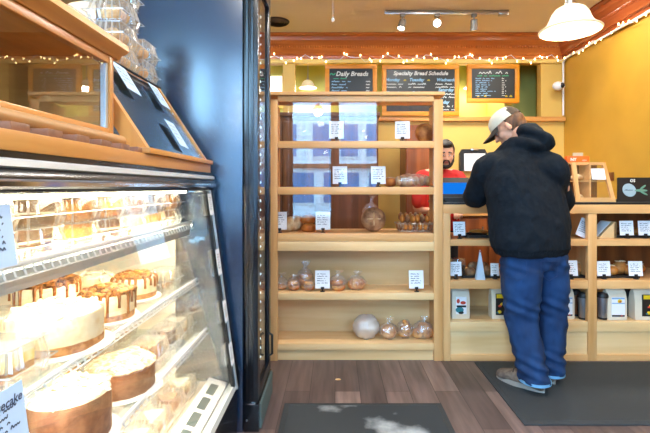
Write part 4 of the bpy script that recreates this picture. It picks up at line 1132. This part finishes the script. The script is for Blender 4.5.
loaf('small_loaf', 'pale loaf at the upper left inside the small wood bread case', 'paleloaf', .10, .06, .05, (q.x-.075, q.y+.04, CTOP+.1585), .2, 1, 50)
loaf('small_loaf', 'pale loaf at the upper right inside the small wood bread case', 'paleloaf', .09, .06, .045, (q.x+.045, q.y+.04, CTOP+.1585), 0, 1, 51)
loaf('small_loaf', 'pale loaf at the bottom left inside the small wood bread case', 'paleloaf', .08, .06, .05, (q.x-.075, q.y+.03, CTOP+.0125), .2, 1, 52)
t = thing('orange_sign', 'orange sign lying along the top of the small wood bread case', 'sign', (q.x-.06, q.y+.07, CTOP+Hh+.0005))
MB().mat('orange').box(-.085, .085, -.02, .02, 0, .05, .003).build('panel', t)
w = MB().mat('white'); text_into(w, 'NY', .032, Matrix.Translation((-.06, -.0215, .013)) @ STAND, shear=0, bold=.001); text_into(w, 'NEW', .014, Matrix.Translation((.03, -.0215, .012)) @ STAND, shear=0); w.build('writing', t)
q2 = P(578, 156, 3.36)
solo(MB().mat(plain('grey_card', rgb(190, 180, 150), .5)).box(-.04, .04, 0, .004, 0, .08), 'grey_card', 'grey card standing behind the orange sign', 'card', (q2.x, 3.36, CTOP+Hh+.0005))
# black tablet case with round sticker
q = Vector(loc3(641, CTOP, 3.2)); 
t = thing('laptop', 'black laptop lid with a round pale sticker at the right photo edge', 'laptop', (q.x, q.y, CTOP))
mt = Matrix.Rotation(-.22, 4, 'X')
f = MB().mat(plain('laptop_shell', rgb(20, 20, 24), .35)); f.rings([[(-.17, 0, 0), (.18, 0, 0), (.18, .012, 0), (-.17, .012, 0)], [(-.145, 0, .185), (.17, 0, .185), (.17, .012, .185), (-.145, .012, .185)]], smooth=False); f.bm.transform(mt); f.build('lid', t)
MB().mat('blacksoft').box(-.17, .18, .01, .24, .0, .014, .003).build('keyboard', t)
f = MB().mat(plain('pale_sticker', rgb(150, 172, 182), .5)).lathe([(.001, 0), (.05, 0), (.05, .001), (.001, .001)], n=30, mtx=Matrix.Translation((-.075, -.0015, .088)) @ Matrix.Rotation(PI/2, 4, 'X'))
f.mat('label_black'); squiggle(f, -.11, -.045, .085, .01, .003, Matrix.Translation((0, -.0035, 0)) @ STAND, R)
f.bm.transform(mt); f.build('round_sticker', t)
f = MB().mat('white'); text_into(f, 'OS', .03, Matrix.Translation((-.06, -.0015, .15)) @ STAND, shear=.2, bold=.001); f.bm.transform(mt); f.build('white_mark', t)
f = MB().mat(plain('leaf_green', rgb(96, 140, 120), .5)).ell((.01, -.002, .085), (.05, .0015, .01)).ell((.03, -.002, .11), (.03, .0015, .008), Matrix.Rotation(-.6, 4, 'Y')).ell((.03, -.002, .065), (.03, .0015, .008), Matrix.Rotation(.5, 4, 'Y')); f.bm.transform(mt); f.build('leaf_sticker', t)
# point of sale screen
q = Vector(loc3(456, CTOP, 3.16))
t = thing('payment_terminal', 'black payment terminal with bright blue screen by the bread shelf', 'screen', (q.x, q.y, CTOP))
mt = Matrix.Translation((0, 0, .03)) @ Matrix.Rotation(-.35, 4, 'X')
f = MB().mat('blacksoft').box(-.11, .11, 0, .014, 0, .16, .004); f.bm.transform(mt); h_ = f.build('bezel', t)
f = MB().mat('screen').box(-.095, .095, -.0012, .001, .03, .118); f.bm.transform(mt); f.build('display', h_)
MB().mat('blacksoft').box(-.08, .08, -.02, .10, 0, .012, .003).box(-.03, .03, .04, .07, .01, .06).box(-.1, .1, -.02, .01, .01, .035, .004).build('stand', t)
# menu clip holder on the back wall
q = P(474, 171, 4.93)
t = thing('wall_clip_holder', 'black wall mounted holder with a white sheet behind the counter', 'holder', (q.x, 4.94, q.z))
MB().mat('blacksoft').prism([(-.155, 0), (.155, 0), (.155, .2), (.13, .25), (-.13, .25), (-.155, .2)], 'y', 0, .05).build('case', t)
MB().mat('paper').box(-.11, .13, -.006, 0, .0, .20).build('sheet', t)
MB().mat('chrome').box(-.04, .05, -.015, .0, .235, .255, .003).build('clip', t)
# thermostat and socket on the right wall
q = P(611, 176, 4.1)
t = thing('wall_socket', 'small brown wall fitting above the small bread case', 'socket', (RW-.012, 4.14, 1.33))
MB().mat('darkwood').box(0, .011, -.04, .04, -.04, .04, .003).build('plate', t)
# ================================================================ PEOPLE
def V(*a): return Vector(a)
def remesh(mb, voxel, smooth_it=4, factor=.5):
    me = bpy.data.meshes.new('tmp'); bmesh.ops.recalc_face_normals(mb.bm, faces=mb.bm.faces); mb.bm.to_mesh(me); mb.bm.free()
    o = bpy.data.objects.new('tmp', me); COL.objects.link(o)
    r = o.modifiers.new('r', 'REMESH'); r.mode = 'VOXEL'; r.voxel_size = voxel; r.use_smooth_shade = True
    s = o.modifiers.new('s', 'SMOOTH'); s.iterations = smooth_it; s.factor = factor
    bpy.context.view_layer.update(); dg = bpy.context.evaluated_depsgraph_get()
    m2 = bpy.data.meshes.new_from_object(o.evaluated_get(dg)); bpy.data.objects.remove(o); bpy.data.meshes.remove(me)
    out = MB(); out.bm.from_mesh(m2); bpy.data.meshes.remove(m2)
    for f in out.bm.faces: f.smooth = True; f.material_index = 0
    return out
def loft(mb, secs, n=24, ex=2.3):
    # secs: (center, dirA, a, dirB, b)
    rs = []
    for c, da, a, db, b in secs:
        ring = []
        for i in range(n):
            t = 2*PI*i/n; cc, ss = math.cos(t), math.sin(t); k = (abs(cc)**ex+abs(ss)**ex)**(-1/ex)
            ring.append(Vector(c)+da*a*cc*k+db*b*ss*k)
        rs.append(ring)
    mb.rings(rs); return mb
def limb(mb, pts, rad, n=16, flat=1.0):
    # smooth tapered limb with round ends, through points (Catmull-Rom)
    pts = [Vector(p) for p in pts]; P_ = [pts[0]*2-pts[1]]+pts+[pts[-1]*2-pts[-2]]
    R_ = [rad[0]]+list(rad)+[rad[-1]]
    cs, rr = [], []
    for i in range(1, len(P_)-2):
        for j in range(6):
            t = j/6; a, b, c, d = P_[i-1], P_[i], P_[i+1], P_[i+2]
            cs.append(.5*((2*b)+(-a+c)*t+(2*a-5*b+4*c-d)*t*t+(-a+3*b-3*c+d)*t**3)); rr.append(R_[i]*(1-t)+R_[i+1]*t)
    cs.append(pts[-1]); rr.append(rad[-1])
    mb.tube(cs, rr, n); mb.ell(cs[0], (rr[0],)*3); mb.ell(cs[-1], (rr[-1],)*3)
    return mb
def hand(mb, wrist, fwd, up, thumb_side, s=1.0, curl=.35):
    fwd = fwd.normalized(); side = fwd.cross(up).normalized()*thumb_side; up = up.normalized()
    palm = wrist+fwd*.05*s
    mt = Matrix((tuple(fwd)+(0,), tuple(side)+(0,), tuple(up)+(0,), (0, 0, 0, 1))).transposed()
    mb.ell(palm, (.052*s, .041*s, .017*s), mt)
    limb(mb, [wrist-fwd*.02*s, wrist+fwd*.03*s], [.024*s, .024*s], 12)
    for i, (off, ln) in enumerate(((.030, .072), (.010, .080), (-.011, .074), (-.030, .058))):
        b = wrist+fwd*.09*s+side*off*s; a = curl
        p1 = b+(fwd*math.cos(a*.5)-up*math.sin(a*.5))*ln*.45*s; p2 = p1+(fwd*math.cos(a*1.6)-up*math.sin(a*1.6))*ln*.32*s; p3 = p2+(fwd*math.cos(a*2.4)-up*math.sin(a*2.4))*ln*.26*s
        limb(mb, [b-fwd*.03*s, b, p1, p2, p3], [.0095*s, .0095*s, .0088*s, .0082*s, .0072*s], 10)
    b = wrist+fwd*.025*s+side*.028*s
    limb(mb, [b, b+(fwd*.5+side*.8).normalized()*.035*s-up*.004, b+(fwd*.75+side*.75).normalized()*.065*s-up*.008, b+(fwd+side*.5).normalized()*.09*s-up*.012], [.014*s, .012*s, .0105*s, .0085*s], 10)
def head(mb, c, f, u, s=1.0, eyes=True):
    f = f.normalized(); u = (u-f*u.dot(f)).normalized(); r = f.cross(u)      # r: the person's right... (f x u)
    mt = Matrix((tuple(f)+(0,), tuple(r)+(0,), tuple(u)+(0,), (0, 0, 0, 1))).transposed()
    q = lambda a, b, z: c+(f*a+r*b+u*z)*s
    mb.ell(q(-.008, 0, .02), (.098*s, .077*s, .098*s), mt, 24, 16)
    mb.ell(q(.022, 0, -.045), (.070*s, .060*s, .070*s), mt, 20, 14)
    mb.ell(q(.058, 0, -.085), (.028*s, .030*s, .022*s), mt)        # chin
    for b in (-1, 1):
        mb.ell(q(.045, b*.042, -.028), (.034*s, .024*s, .028*s), mt)      # cheek
        mb.ell(q(.074, b*.030, .022), (.018*s, .026*s, .008*s), mt)       # brow ridge
        ear = mt @ Matrix.Rotation(b*.35, 4, 'Z')
        mb.ell(q(-.012, b*.079, -.012), (.018*s, .007*s, .031*s), ear); mb.ell(q(-.006, b*.080, -.034), (.009*s, .006*s, .010*s), ear)
    limb(mb, [q(.084, 0, .012), q(.098, 0, -.012), q(.106, 0, -.026)], [.008*s, .010*s, .013*s], 10)
    for b in (-1, 1): mb.ell(q(.092, b*.012, -.030), (.010*s, .008*s, .007*s), mt)
    mb.ell(q(.086, 0, -.056), (.012*s, .023*s, .006*s), mt); mb.ell(q(.084, 0, -.066), (.012*s, .020*s, .006*s), mt)
    return q, mt
def paint_face(mb, q, s, skin, lips=True):
    mb.mats = [M[skin], M['lips'], M['eyewhite'], M['pupil'], M['darkhair']]
    mb.bm.faces.ensure_lookup_table()
    lp = [(q(.094, 0, -.061), .021, 1)]; ey = [(q(.078, b*.030, .002), .0135, 2) for b in (-1, 1)]; pu = [(q(.086, b*.030, .001), .0075, 3) for b in (-1, 1)]
    br = [(q(.084, b*k, .028), .007, 4) for b in (-1, 1) for k in (.020, .030, .040)]
    for f_ in mb.bm.faces:
        c_ = f_.calc_center_median()
        for p_, r_, m_ in lp+ey+pu+br:
            d = c_-p_
            if m_ == 1: ok = abs(d.z) < .008 and d.length < r_*s
            elif m_ == 2: ok = abs(d.z) < .006*s and d.length < r_*s
            else: ok = d.length < r_*s
            if ok: f_.material_index = m_
def person_part(mb, name, root, mat=None):
    if mat: mb.mats = [M[mat]]
    return mb.build(name, root, True)
def fold_noise(mb, amp, sc, seed, zst=.5):
    mb.bm.normal_update(); o = V(seed, seed*2, seed*3)
    for v in mb.bm.verts:
        p = V(v.co.x*sc, v.co.y*sc, v.co.z*sc*zst)+o
        n_ = noise.noise(p); r_ = 1-abs(n_)*2.2
        v.co += v.normal*amp*(r_*.6+noise.noise(p*2.3)*.5)
    return mb

# ---- customer --------------------------------------------------------------
f = V(-.34, .94, 0).normalized(); r = V(.94, .34, 0).normalized(); Z = V(0, 0, 1)
cu = thing('person', 'person in black hoodie, blue jeans and cream cap leaning on the counter, seen from behind', 'person', (1.26, 2.62, .01))
# points
pel = P(534, 255, 2.64); pel.z = .88
LS = P(492, 167, 2.70); RS = P(550, 168, 2.60)
LE = P(476, 196, 2.86); RE = P(559, 203, 2.80)
LH = V(.985, 2.985, 1.165); RH = V(1.13, 3.08, 1.165)
hip = lambda sd_: pel+r*sd_*.10+V(0, 0, -.02)
LA = V(1.195, 2.60, .105); RA = V(1.345, 2.73, .10)
LK = P(521, 318, 2.66); RK = P(551, 312, 2.74)
hc = P(508, 127, 2.76)
F_ = V(-.66, .42, -.62).normalized()
b = MB()
Q, hm = head(b, hc, F_, Z, 1.0)
neckb = P(524, 152, 2.68)
limb(b, [Q(-.03, 0, -.03), Q(-.045, 0, -.08)*.5+neckb*.5, neckb], [.062, .058, .065])
loft(b, [(pel+V(0, 0, -.06), r, .15, f, .10), (pel+V(0, 0, .05), r, .15, f, .11), (pel+V(-.02, .02, .25), r, .15, f, .10), (pel+V(-.04, .05, .45), r, .17, f, .10), ((LS+RS)/2, r, .14, f, .07)])
for S_, E_, H_, sd_ in ((LS, LE, LH, -1), (RS, RE, RH, 1)):
    limb(b, [(LS+RS)/2, S_, E_, H_], [.06, .052, .042, .027])
    hand(b, H_, V(-.1*sd_-.1, 1, -.02)*1, Z, -sd_, 1.0, .3)
for h_, K_, A_ in ((hip(-1), LK, LA), (hip(1), RK, RA)):
    limb(b, [pel, h_, K_, A_], [.09, .085, .055, .04])
    limb(b, [A_, A_+f*.06+V(0, 0, -.05), A_+f*.17+V(0, 0, -.065)], [.036, .032, .025])
b = remesh(b, .0065, 3); paint_face(b, Q, 1.0, 'skin'); b.build('body', cu, True)
# hoodie
h = MB()
def sec(px, py, D, a, bb): 
    c = P(px, py, D); return (c, r, a, f, bb)
loft(h, [sec(531, 254, 2.63, .222, .150), sec(531, 249, 2.63, .236, .165), sec(529, 238, 2.63, .236, .178), sec(529, 222, 2.64, .238, .18), sec(527, 205, 2.65, .238, .175), sec(524, 190, 2.66, .238, .17), sec(522, 176, 2.67, .232, .16), sec(522, 163, 2.68, .205, .14), sec(522, 152, 2.69, .165, .115), sec(523, 143, 2.70, .12, .09)], 28, 2.5)
for S_, E_, H_ in ((LS, LE, LH), (RS, RE, RH)):
    mid = (S_+E_)/2+V(0, 0, .005)
    limb(h, [(LS+RS)/2+V(0, 0, -.02), S_, mid, E_, E_*.5+H_*.5+V(0, 0, .0), H_+(E_-H_)*.08], [.095, .090, .084, .078, .064, .05], 20)
# hood lying on the back
hb = P(533, 135, 2.60)
h.ell(P(531, 134, 2.66), (.085, .09, .058), Matrix.Rotation(.35, 4, 'Y'))
h.ell(P(541, 140, 2.62), (.088, .09, .046), Matrix.Rotation(.55, 4, 'Y'))
h.ell(P(527, 146, 2.63), (.12, .10, .05), Matrix.Rotation(.2, 4, 'Y'))
h.ell(P(512, 145, 2.66), (.07, .085, .035), Matrix.Rotation(-.35, 4, 'Y'))
h = remesh(h, .008, 14); fold_noise(h, .010, 7, 3, .8); fold_noise(h, .004, 22, 5, .6)
# hood crease
for v in h.bm.verts:
    d = v.co-hb
    if d.length < .16 and v.co.y < 2.66:
        v.co += v.normal*.010*math.sin((d.x*.8+d.z*2.2)*34)*max(0, 1-d.length/.16)
# ribbed hem
for v in h.bm.verts:
    if v.co.z < pel.z-.02+.0 and v.co.z < .90: 
        a = math.atan2(v.co.y-2.63, v.co.x-1.19); v.co += V(math.cos(a), math.sin(a), 0)*(.002*math.sin(a*70)-.008)
person_part(h, 'hoodie', cu, 'hoodie')
# jeans
j = MB()
loft(j, [(pel+V(.01, 0, .06), r, .175, f, .13), (pel+V(.0, 0, -.0), r, .185, f, .145), (pel+V(.0, .0, -.08), r, .18, f, .14), (pel+V(.0, .0, -.14), r, .155, f, .11)])
for h_, K_, A_, sd_ in ((hip(-1), LK, LA, -1), (hip(1), RK, RA, 1)):
    A2 = A_+V(0, 0, -.035)-f*.005
    secs = []
    for t_, w_, d_ in ((0, .105, .12), (.12, .112, .13), (.3, .104, .118), (.5, .092, .10), (.7, .086, .092), (.88, .083, .09), (1, .086, .092)):
        c = h_.lerp(K_, t_*2) if t_ < .5 else K_.lerp(A2, (t_-.5)*2)
        secs.append((c, r, w_*.97, f, d_))
    loft(j, secs, 24, 2.1)
j = remesh(j, .008, 4); fold_noise(j, .010, 9, 8, .9)
for v in j.bm.verts:       # stacked folds at the knees and ankles
    for z_, am, w_ in ((.16, .009, .10), (.50, .006, .10), (.76, .006, .06)):
        k_ = max(0, 1-abs(v.co.z-z_)/w_)
        v.co += v.normal*am*k_*math.sin(v.co.z*95+v.co.x*40)
jo = person_part(j, 'jeans', cu, 'jeans')
for A_, nm in ((LA, 'cuff'), (RA, 'cuff')):
    A2 = A_+V(0, 0, -.035)-f*.005
    c = MB().mat('denimcuff'); loft(c, [(A2+V(0, 0, -.004), r, .088, f, .094), (A2+V(0, 0, .012), r, .088, f, .094)], 24, 2.1); c.build(nm, jo, True)
c = MB().mat('stitch')
pc_ = P(514, 275, 2.47)
for k_ in range(2):
    x0 = 500+k_*0
# back pocket outlines follow the seat
def on_seat(px, py):
    # ray against the jeans seat ellipse
    best = None
    for k_ in range(200):
        D_ = 2.40+k_*.002; p_ = P(px, py, D_); d = p_-pel-V(.01, 0, 0); a_ = d.dot(r)/.200; b_ = d.dot(f)/.150
        if abs(a_)**2.3+abs(b_)**2.3 < 1: return P(px, py, D_-.008)
    return P(px, py, 2.5)
for pk in (((507, 262), (526, 261), (527, 275), (518, 281), (508, 277), (507, 262)), ((541, 261), (558, 262), (557, 276), (549, 281), (541, 275), (541, 261))):
    c.tube([on_seat(*a) for a in pk], .0016, 5)
c.build('pocket_stitching', jo, True)
# shoes
def shoe(A_, fd, nm='shoe'):
    rd = V(fd.y, -fd.x, 0); base = V(A_.x, A_.y, .009)
    s = MB()
    loft(s, [(base+fd*x+V(0, 0, z), rd, w_, V(0, 0, 1), h_) for x, z, w_, h_ in ((-.085, .045, .024, .03), (-.07, .05, .038, .044), (-.03, .056, .042, .052), (.03, .055, .043, .050), (.09, .046, .048, .042), (.15, .038, .050, .034), (.19, .033, .040, .027), (.21, .028, .022, .018))], 20, 2.3)
    s.ell(base+V(0, 0, .08)-fd*.01, (.045, .045, .04))
    s = remesh(s, .005, 3); s.mats = [M['suede']]
    so = s.build(nm, cu, True)
    m_ = MB().mat('sole'); poly = []
    for i in range(28):
        t_ = 2*PI*i/28; x = .064+.152*math.cos(t_); w_ = (.046 if x > .05 else .040)*math.sin(t_)*(1+.1*math.sin(x*14))
        poly.append((x, w_))
    m_.rings([[base+fd*x+rd*y+V(0, 0, z) for x, y in poly] for z in (-.0, .022)]+[[base+fd*x*.985+rd*y*.96+V(0, 0, .028) for x, y in poly]])
    m_.build('sole', so, True)
    q_ = MB().mat(plain('shoe_trim', rgb(70, 60, 54), .8)); q_.tube([base+fd*.06+rd*.035+V(0, 0, .095), base+fd*.07+V(0, 0, .108), base+fd*.06-rd*.035+V(0, 0, .095)], .004, 6).tube([base+fd*.09+rd*.035+V(0, 0, .08), base+fd*.1+V(0, 0, .094), base+fd*.09-rd*.035+V(0, 0, .08)], .004, 6); q_.build('laces', so, True)
shoe(V(1.185, 2.63, 0), V(-.66, .75, 0).normalized())
shoe(V(1.335, 2.76, 0), V(-.30, .95, 0).normalized())
# hair fringe under the cap
hr = MB().ell(Q(-.018, 0, .005), (.098, .082, .088), hm, 20, 14).ell(Q(-.06, 0, -.045), (.045, .058, .05), hm)
hr = remesh(hr, .006, 2); 
kill = [v for v in hr.bm.verts if (v.co-Q(0, 0, 0)).dot(F_) > -.005]
bmesh.ops.delete(hr.bm, geom=kill, context='VERTS'); person_part(hr, 'hair', cu, 'hair')
# cap
U_ = (Z-F_*Z.dot(F_)).normalized(); R_ = F_.cross(U_)
cp = MB().mat('capcream'); rs = []
n = 32
for i in range(9):
    a = i/8*PI/2*.97; z = .030+.092*math.sin(a); k = math.cos(a)**.8
    rs.append([Q(-.006+.109*k*math.cos(2*PI*j_/n), .089*k*math.sin(2*PI*j_/n), z-.022*math.cos(2*PI*j_/n)*0-.02*(1 if 0 else 0)) for j_ in range(n)])
cp.rings(rs, cap=False)
cp.mats.append(M['capdark'])
cp.bm.faces.ensure_lookup_table()
for fc in cp.bm.faces:
    d = fc.calc_center_median()-Q(0, 0, 0)
    if d.dot(F_) < -.066: fc.material_index = 1
cpo = cp.build('cap', cu, True)
br = MB().mat('capdark'); top = []; bot = []
nn = 15
def brim(off):
    inner = []; outer = []
    for i in range(nn):
        t_ = (-1+2*i/(nn-1))*1.15
        inner.append(Q(-.006+.106*math.cos(t_), .088*math.sin(t_), .030+off))
        outer.append(Q(.0+(.106+.075*math.cos(t_*1.25)**.6 if abs(t_*1.25) < PI/2 else .106)*math.cos(t_), .092*math.sin(t_), .018+off-.022*abs(math.sin(t_))))
    return inner, outer
i0, o0 = brim(0); i1, o1 = brim(.004)
br.rings([[i0[k_], o0[k_], o1[k_], i1[k_]] for k_ in range(nn)], True, True)
br.build('brim', cpo, True)
br = MB().mat('capdark').ell(Q(-.006, 0, .122), (.007, .007, .005)); br.build('button', cpo, True)

# ---- barista ---------------------------------------------------------------
ba = thing('person', 'bearded person in red t-shirt behind the counter looking down', 'person', (.95, 3.95, 0))
bc = P(445.5, 153.5, 3.86); Fb = V(-.12, -.93, -.30).normalized()
s_ = .97
bd = MB(); Qb, bm_ = head(bd, bc, Fb, Z, s_)
nb = V(.955, 3.93, 1.40)
limb(bd, [Qb(-.03, 0, -.04), nb], [.055, .062])
rb = V(1, 0, 0); fb = V(0, -1, 0)
loft(bd, [(V(.95, 3.95, .85), rb, .14, fb, .10), (V(.95, 3.95, 1.0), rb, .14, fb, .10), (V(.95, 3.95, 1.2), rb, .15, fb, .10), (V(.95, 3.95, 1.33), rb, .15, fb, .08), (V(.955, 3.94, 1.40), rb, .07, fb, .06)])
for sd_ in (-1, 1):
    S_ = V(.955+sd_*.165, 3.94, 1.315); E_ = V(.955+sd_*.21, 3.92, 1.05); H_ = V(.955+sd_*.12, 3.77, 1.02)
    limb(bd, [V(.955, 3.94, 1.34), S_, E_, H_], [.055, .05, .040, .026])
    hand(bd, H_, V(-.3*sd_, -1, -.1), Z, sd_, 1.0, .5)
    limb(bd, [V(.95+sd_*.08, 3.95, .9), V(.95+sd_*.09, 3.94, .48), V(.95+sd_*.1, 3.96, .09)], [.085, .055, .04])
    limb(bd, [V(.95+sd_*.1, 3.96, .07), V(.95+sd_*.11, 3.82, .04)], [.036, .028])
bd = remesh(bd, .0055, 2); paint_face(bd, Qb, s_, 'skinb'); bd.build('body', ba, True)
tee = MB()
loft(tee, [(V(.95, 3.95, .84), rb, .185, fb, .13), (V(.95, 3.95, .98), rb, .18, fb, .13), (V(.95, 3.95, 1.15), rb, .185, fb, .13), (V(.955, 3.95, 1.28), rb, .20, fb, .115), (V(.955, 3.945, 1.35), rb, .16, fb, .09), (V(.955, 3.94, 1.385), rb, .085, fb, .07)])
for sd_ in (-1, 1):
    S_ = V(.955+sd_*.165, 3.94, 1.305); E_ = V(.955+sd_*.205, 3.88, 1.10); limb(tee, [V(.955, 3.94, 1.30), S_, E_], [.07, .072, .062])
tee = remesh(tee, .008, 4); fold_noise(tee, .007, 10, 2); person_part(tee, 't_shirt', ba, 'redtee')
tr = MB()
loft(tr, [(V(.95, 3.95, .93), rb, .165, fb, .115), (V(.95, 3.95, .80), rb, .17, fb, .12)])
for sd_ in (-1, 1): limb(tr, [V(.95+sd_*.08, 3.95, .84), V(.95+sd_*.09, 3.94, .48), V(.95+sd_*.1, 3.96, .09)], [.095, .075, .06])
tr = remesh(tr, .01, 3); person_part(tr, 'trousers', ba, 'apron')
for sd_ in (-1, 1):
    s = MB().mat('blacksoft').ell((.95+sd_*.1, 3.88, .03), (.045, .13, .03)); s.build('shoe', ba, True)
hr = MB().ell(Qb(-.018, 0, .035), (.104*s_, .083*s_, .094*s_), bm_, 22, 16).ell(Qb(.05, 0, .095), (.045, .055, .028), bm_)
hr = remesh(hr, .005, 2); hr.noise(.004, 60)
kill = [v for v in hr.bm.verts if (v.co-Qb(0, 0, 0)).dot(Fb) > .045 and (v.co-Qb(0, 0, 0)).dot(bm_.to_3x3().col[2]) < .068 or (v.co-Qb(0, 0, 0)).dot(bm_.to_3x3().col[2]) < -.03]
bmesh.ops.delete(hr.bm, geom=kill, context='VERTS'); person_part(hr, 'hair', ba, 'darkhair')
be = MB()
pts = [Qb(.012, -.070, -.02), Qb(.03, -.062, -.065), Qb(.062, -.036, -.098), Qb(.080, 0, -.106), Qb(.062, .036, -.098), Qb(.03, .062, -.065), Qb(.012, .070, -.02)]
limb(be, pts, [.009, .015, .018, .019, .018, .015, .009], 10)
limb(be, [Qb(.078, -.030, -.075), Qb(.092, -.020, -.047), Qb(.098, 0, -.043), Qb(.092, .020, -.047), Qb(.078, .030, -.075)], [.008, .007, .006, .007, .008], 8)
be = remesh(be, .004, 2); be.noise(.002, 90); person_part(be, 'beard', ba, 'darkhair')
# ================================================================ CAMERA, LIGHT
cd = bpy.data.cameras.new('camera'); co = bpy.data.objects.new('camera', cd); COL.objects.link(co)
co.location = (0, 0, CZ); co.rotation_euler = (PI/2, 0, 0)
cd.sensor_width = 36; cd.lens = 36*F/650; cd.shift_x = -10/650; cd.shift_y = -29.5/650; cd.clip_start = .02
S.camera = co
wd = bpy.data.worlds.new('world'); S.world = wd; wd.use_nodes = True
nt = wd.node_tree; bg = nt.nodes['Background']; bg.inputs[0].default_value = (.36, .68, 1, 1); bg.inputs[1].default_value = 18
for i, (a, b) in enumerate(HO):
    ld = bpy.data.lights.new('portal', 'AREA'); ld.shape = 'RECTANGLE'; ld.size = b-a; ld.size_y = 3.15; ld.cycles.is_portal = True
    lo = bpy.data.objects.new('window_daylight', ld); COL.objects.link(lo); lo.location = ((a+b)/2, FW-.14, 2.02); lo.rotation_euler = (PI/2, 0, 0)
# unseen ceiling downlights, added to brighten the shop
k = 0
for x, y in ((-.2, .4), (1.5, .4), (-.2, 2.2), (1.9, 2.0), (.9, 3.75), (2.1, 3.75), (-.9, 3.75)):
    k += 1; hz = HC if y < 3.3 else CH
    t = thing('added_downlight', 'added unseen ceiling downlight brightening the shop floor', 'downlight', (x, y, hz), group='added unseen downlights in the ceiling')
    MB().mat('white').lathe([(.11, -.0), (.125, -.006), (.125, 0), (.11, .002)], n=24, cap=False).build('ring', t)
    ld = bpy.data.lights.new('can', 'AREA'); ld.shape = 'DISK'; ld.size = .2; ld.energy = 36 if y < 3.3 else 18; ld.color = (1, .95, .88)
    lo = bpy.data.objects.new('added_downlight_lamp', ld); COL.objects.link(lo); lo.location = (x, y, hz-.012)
S.view_settings.view_transform = 'Standard'; S.view_settings.look = 'None'; S.view_settings.exposure = .12; S.view_settings.gamma = 1
S.cycles.use_denoising = True; S.cycles.transparent_max_bounces = 48; S.cycles.max_bounces = 10
S.cycles.caustics_reflective = False; S.cycles.caustics_refractive = False; S.cycles.sample_clamp_indirect = 30
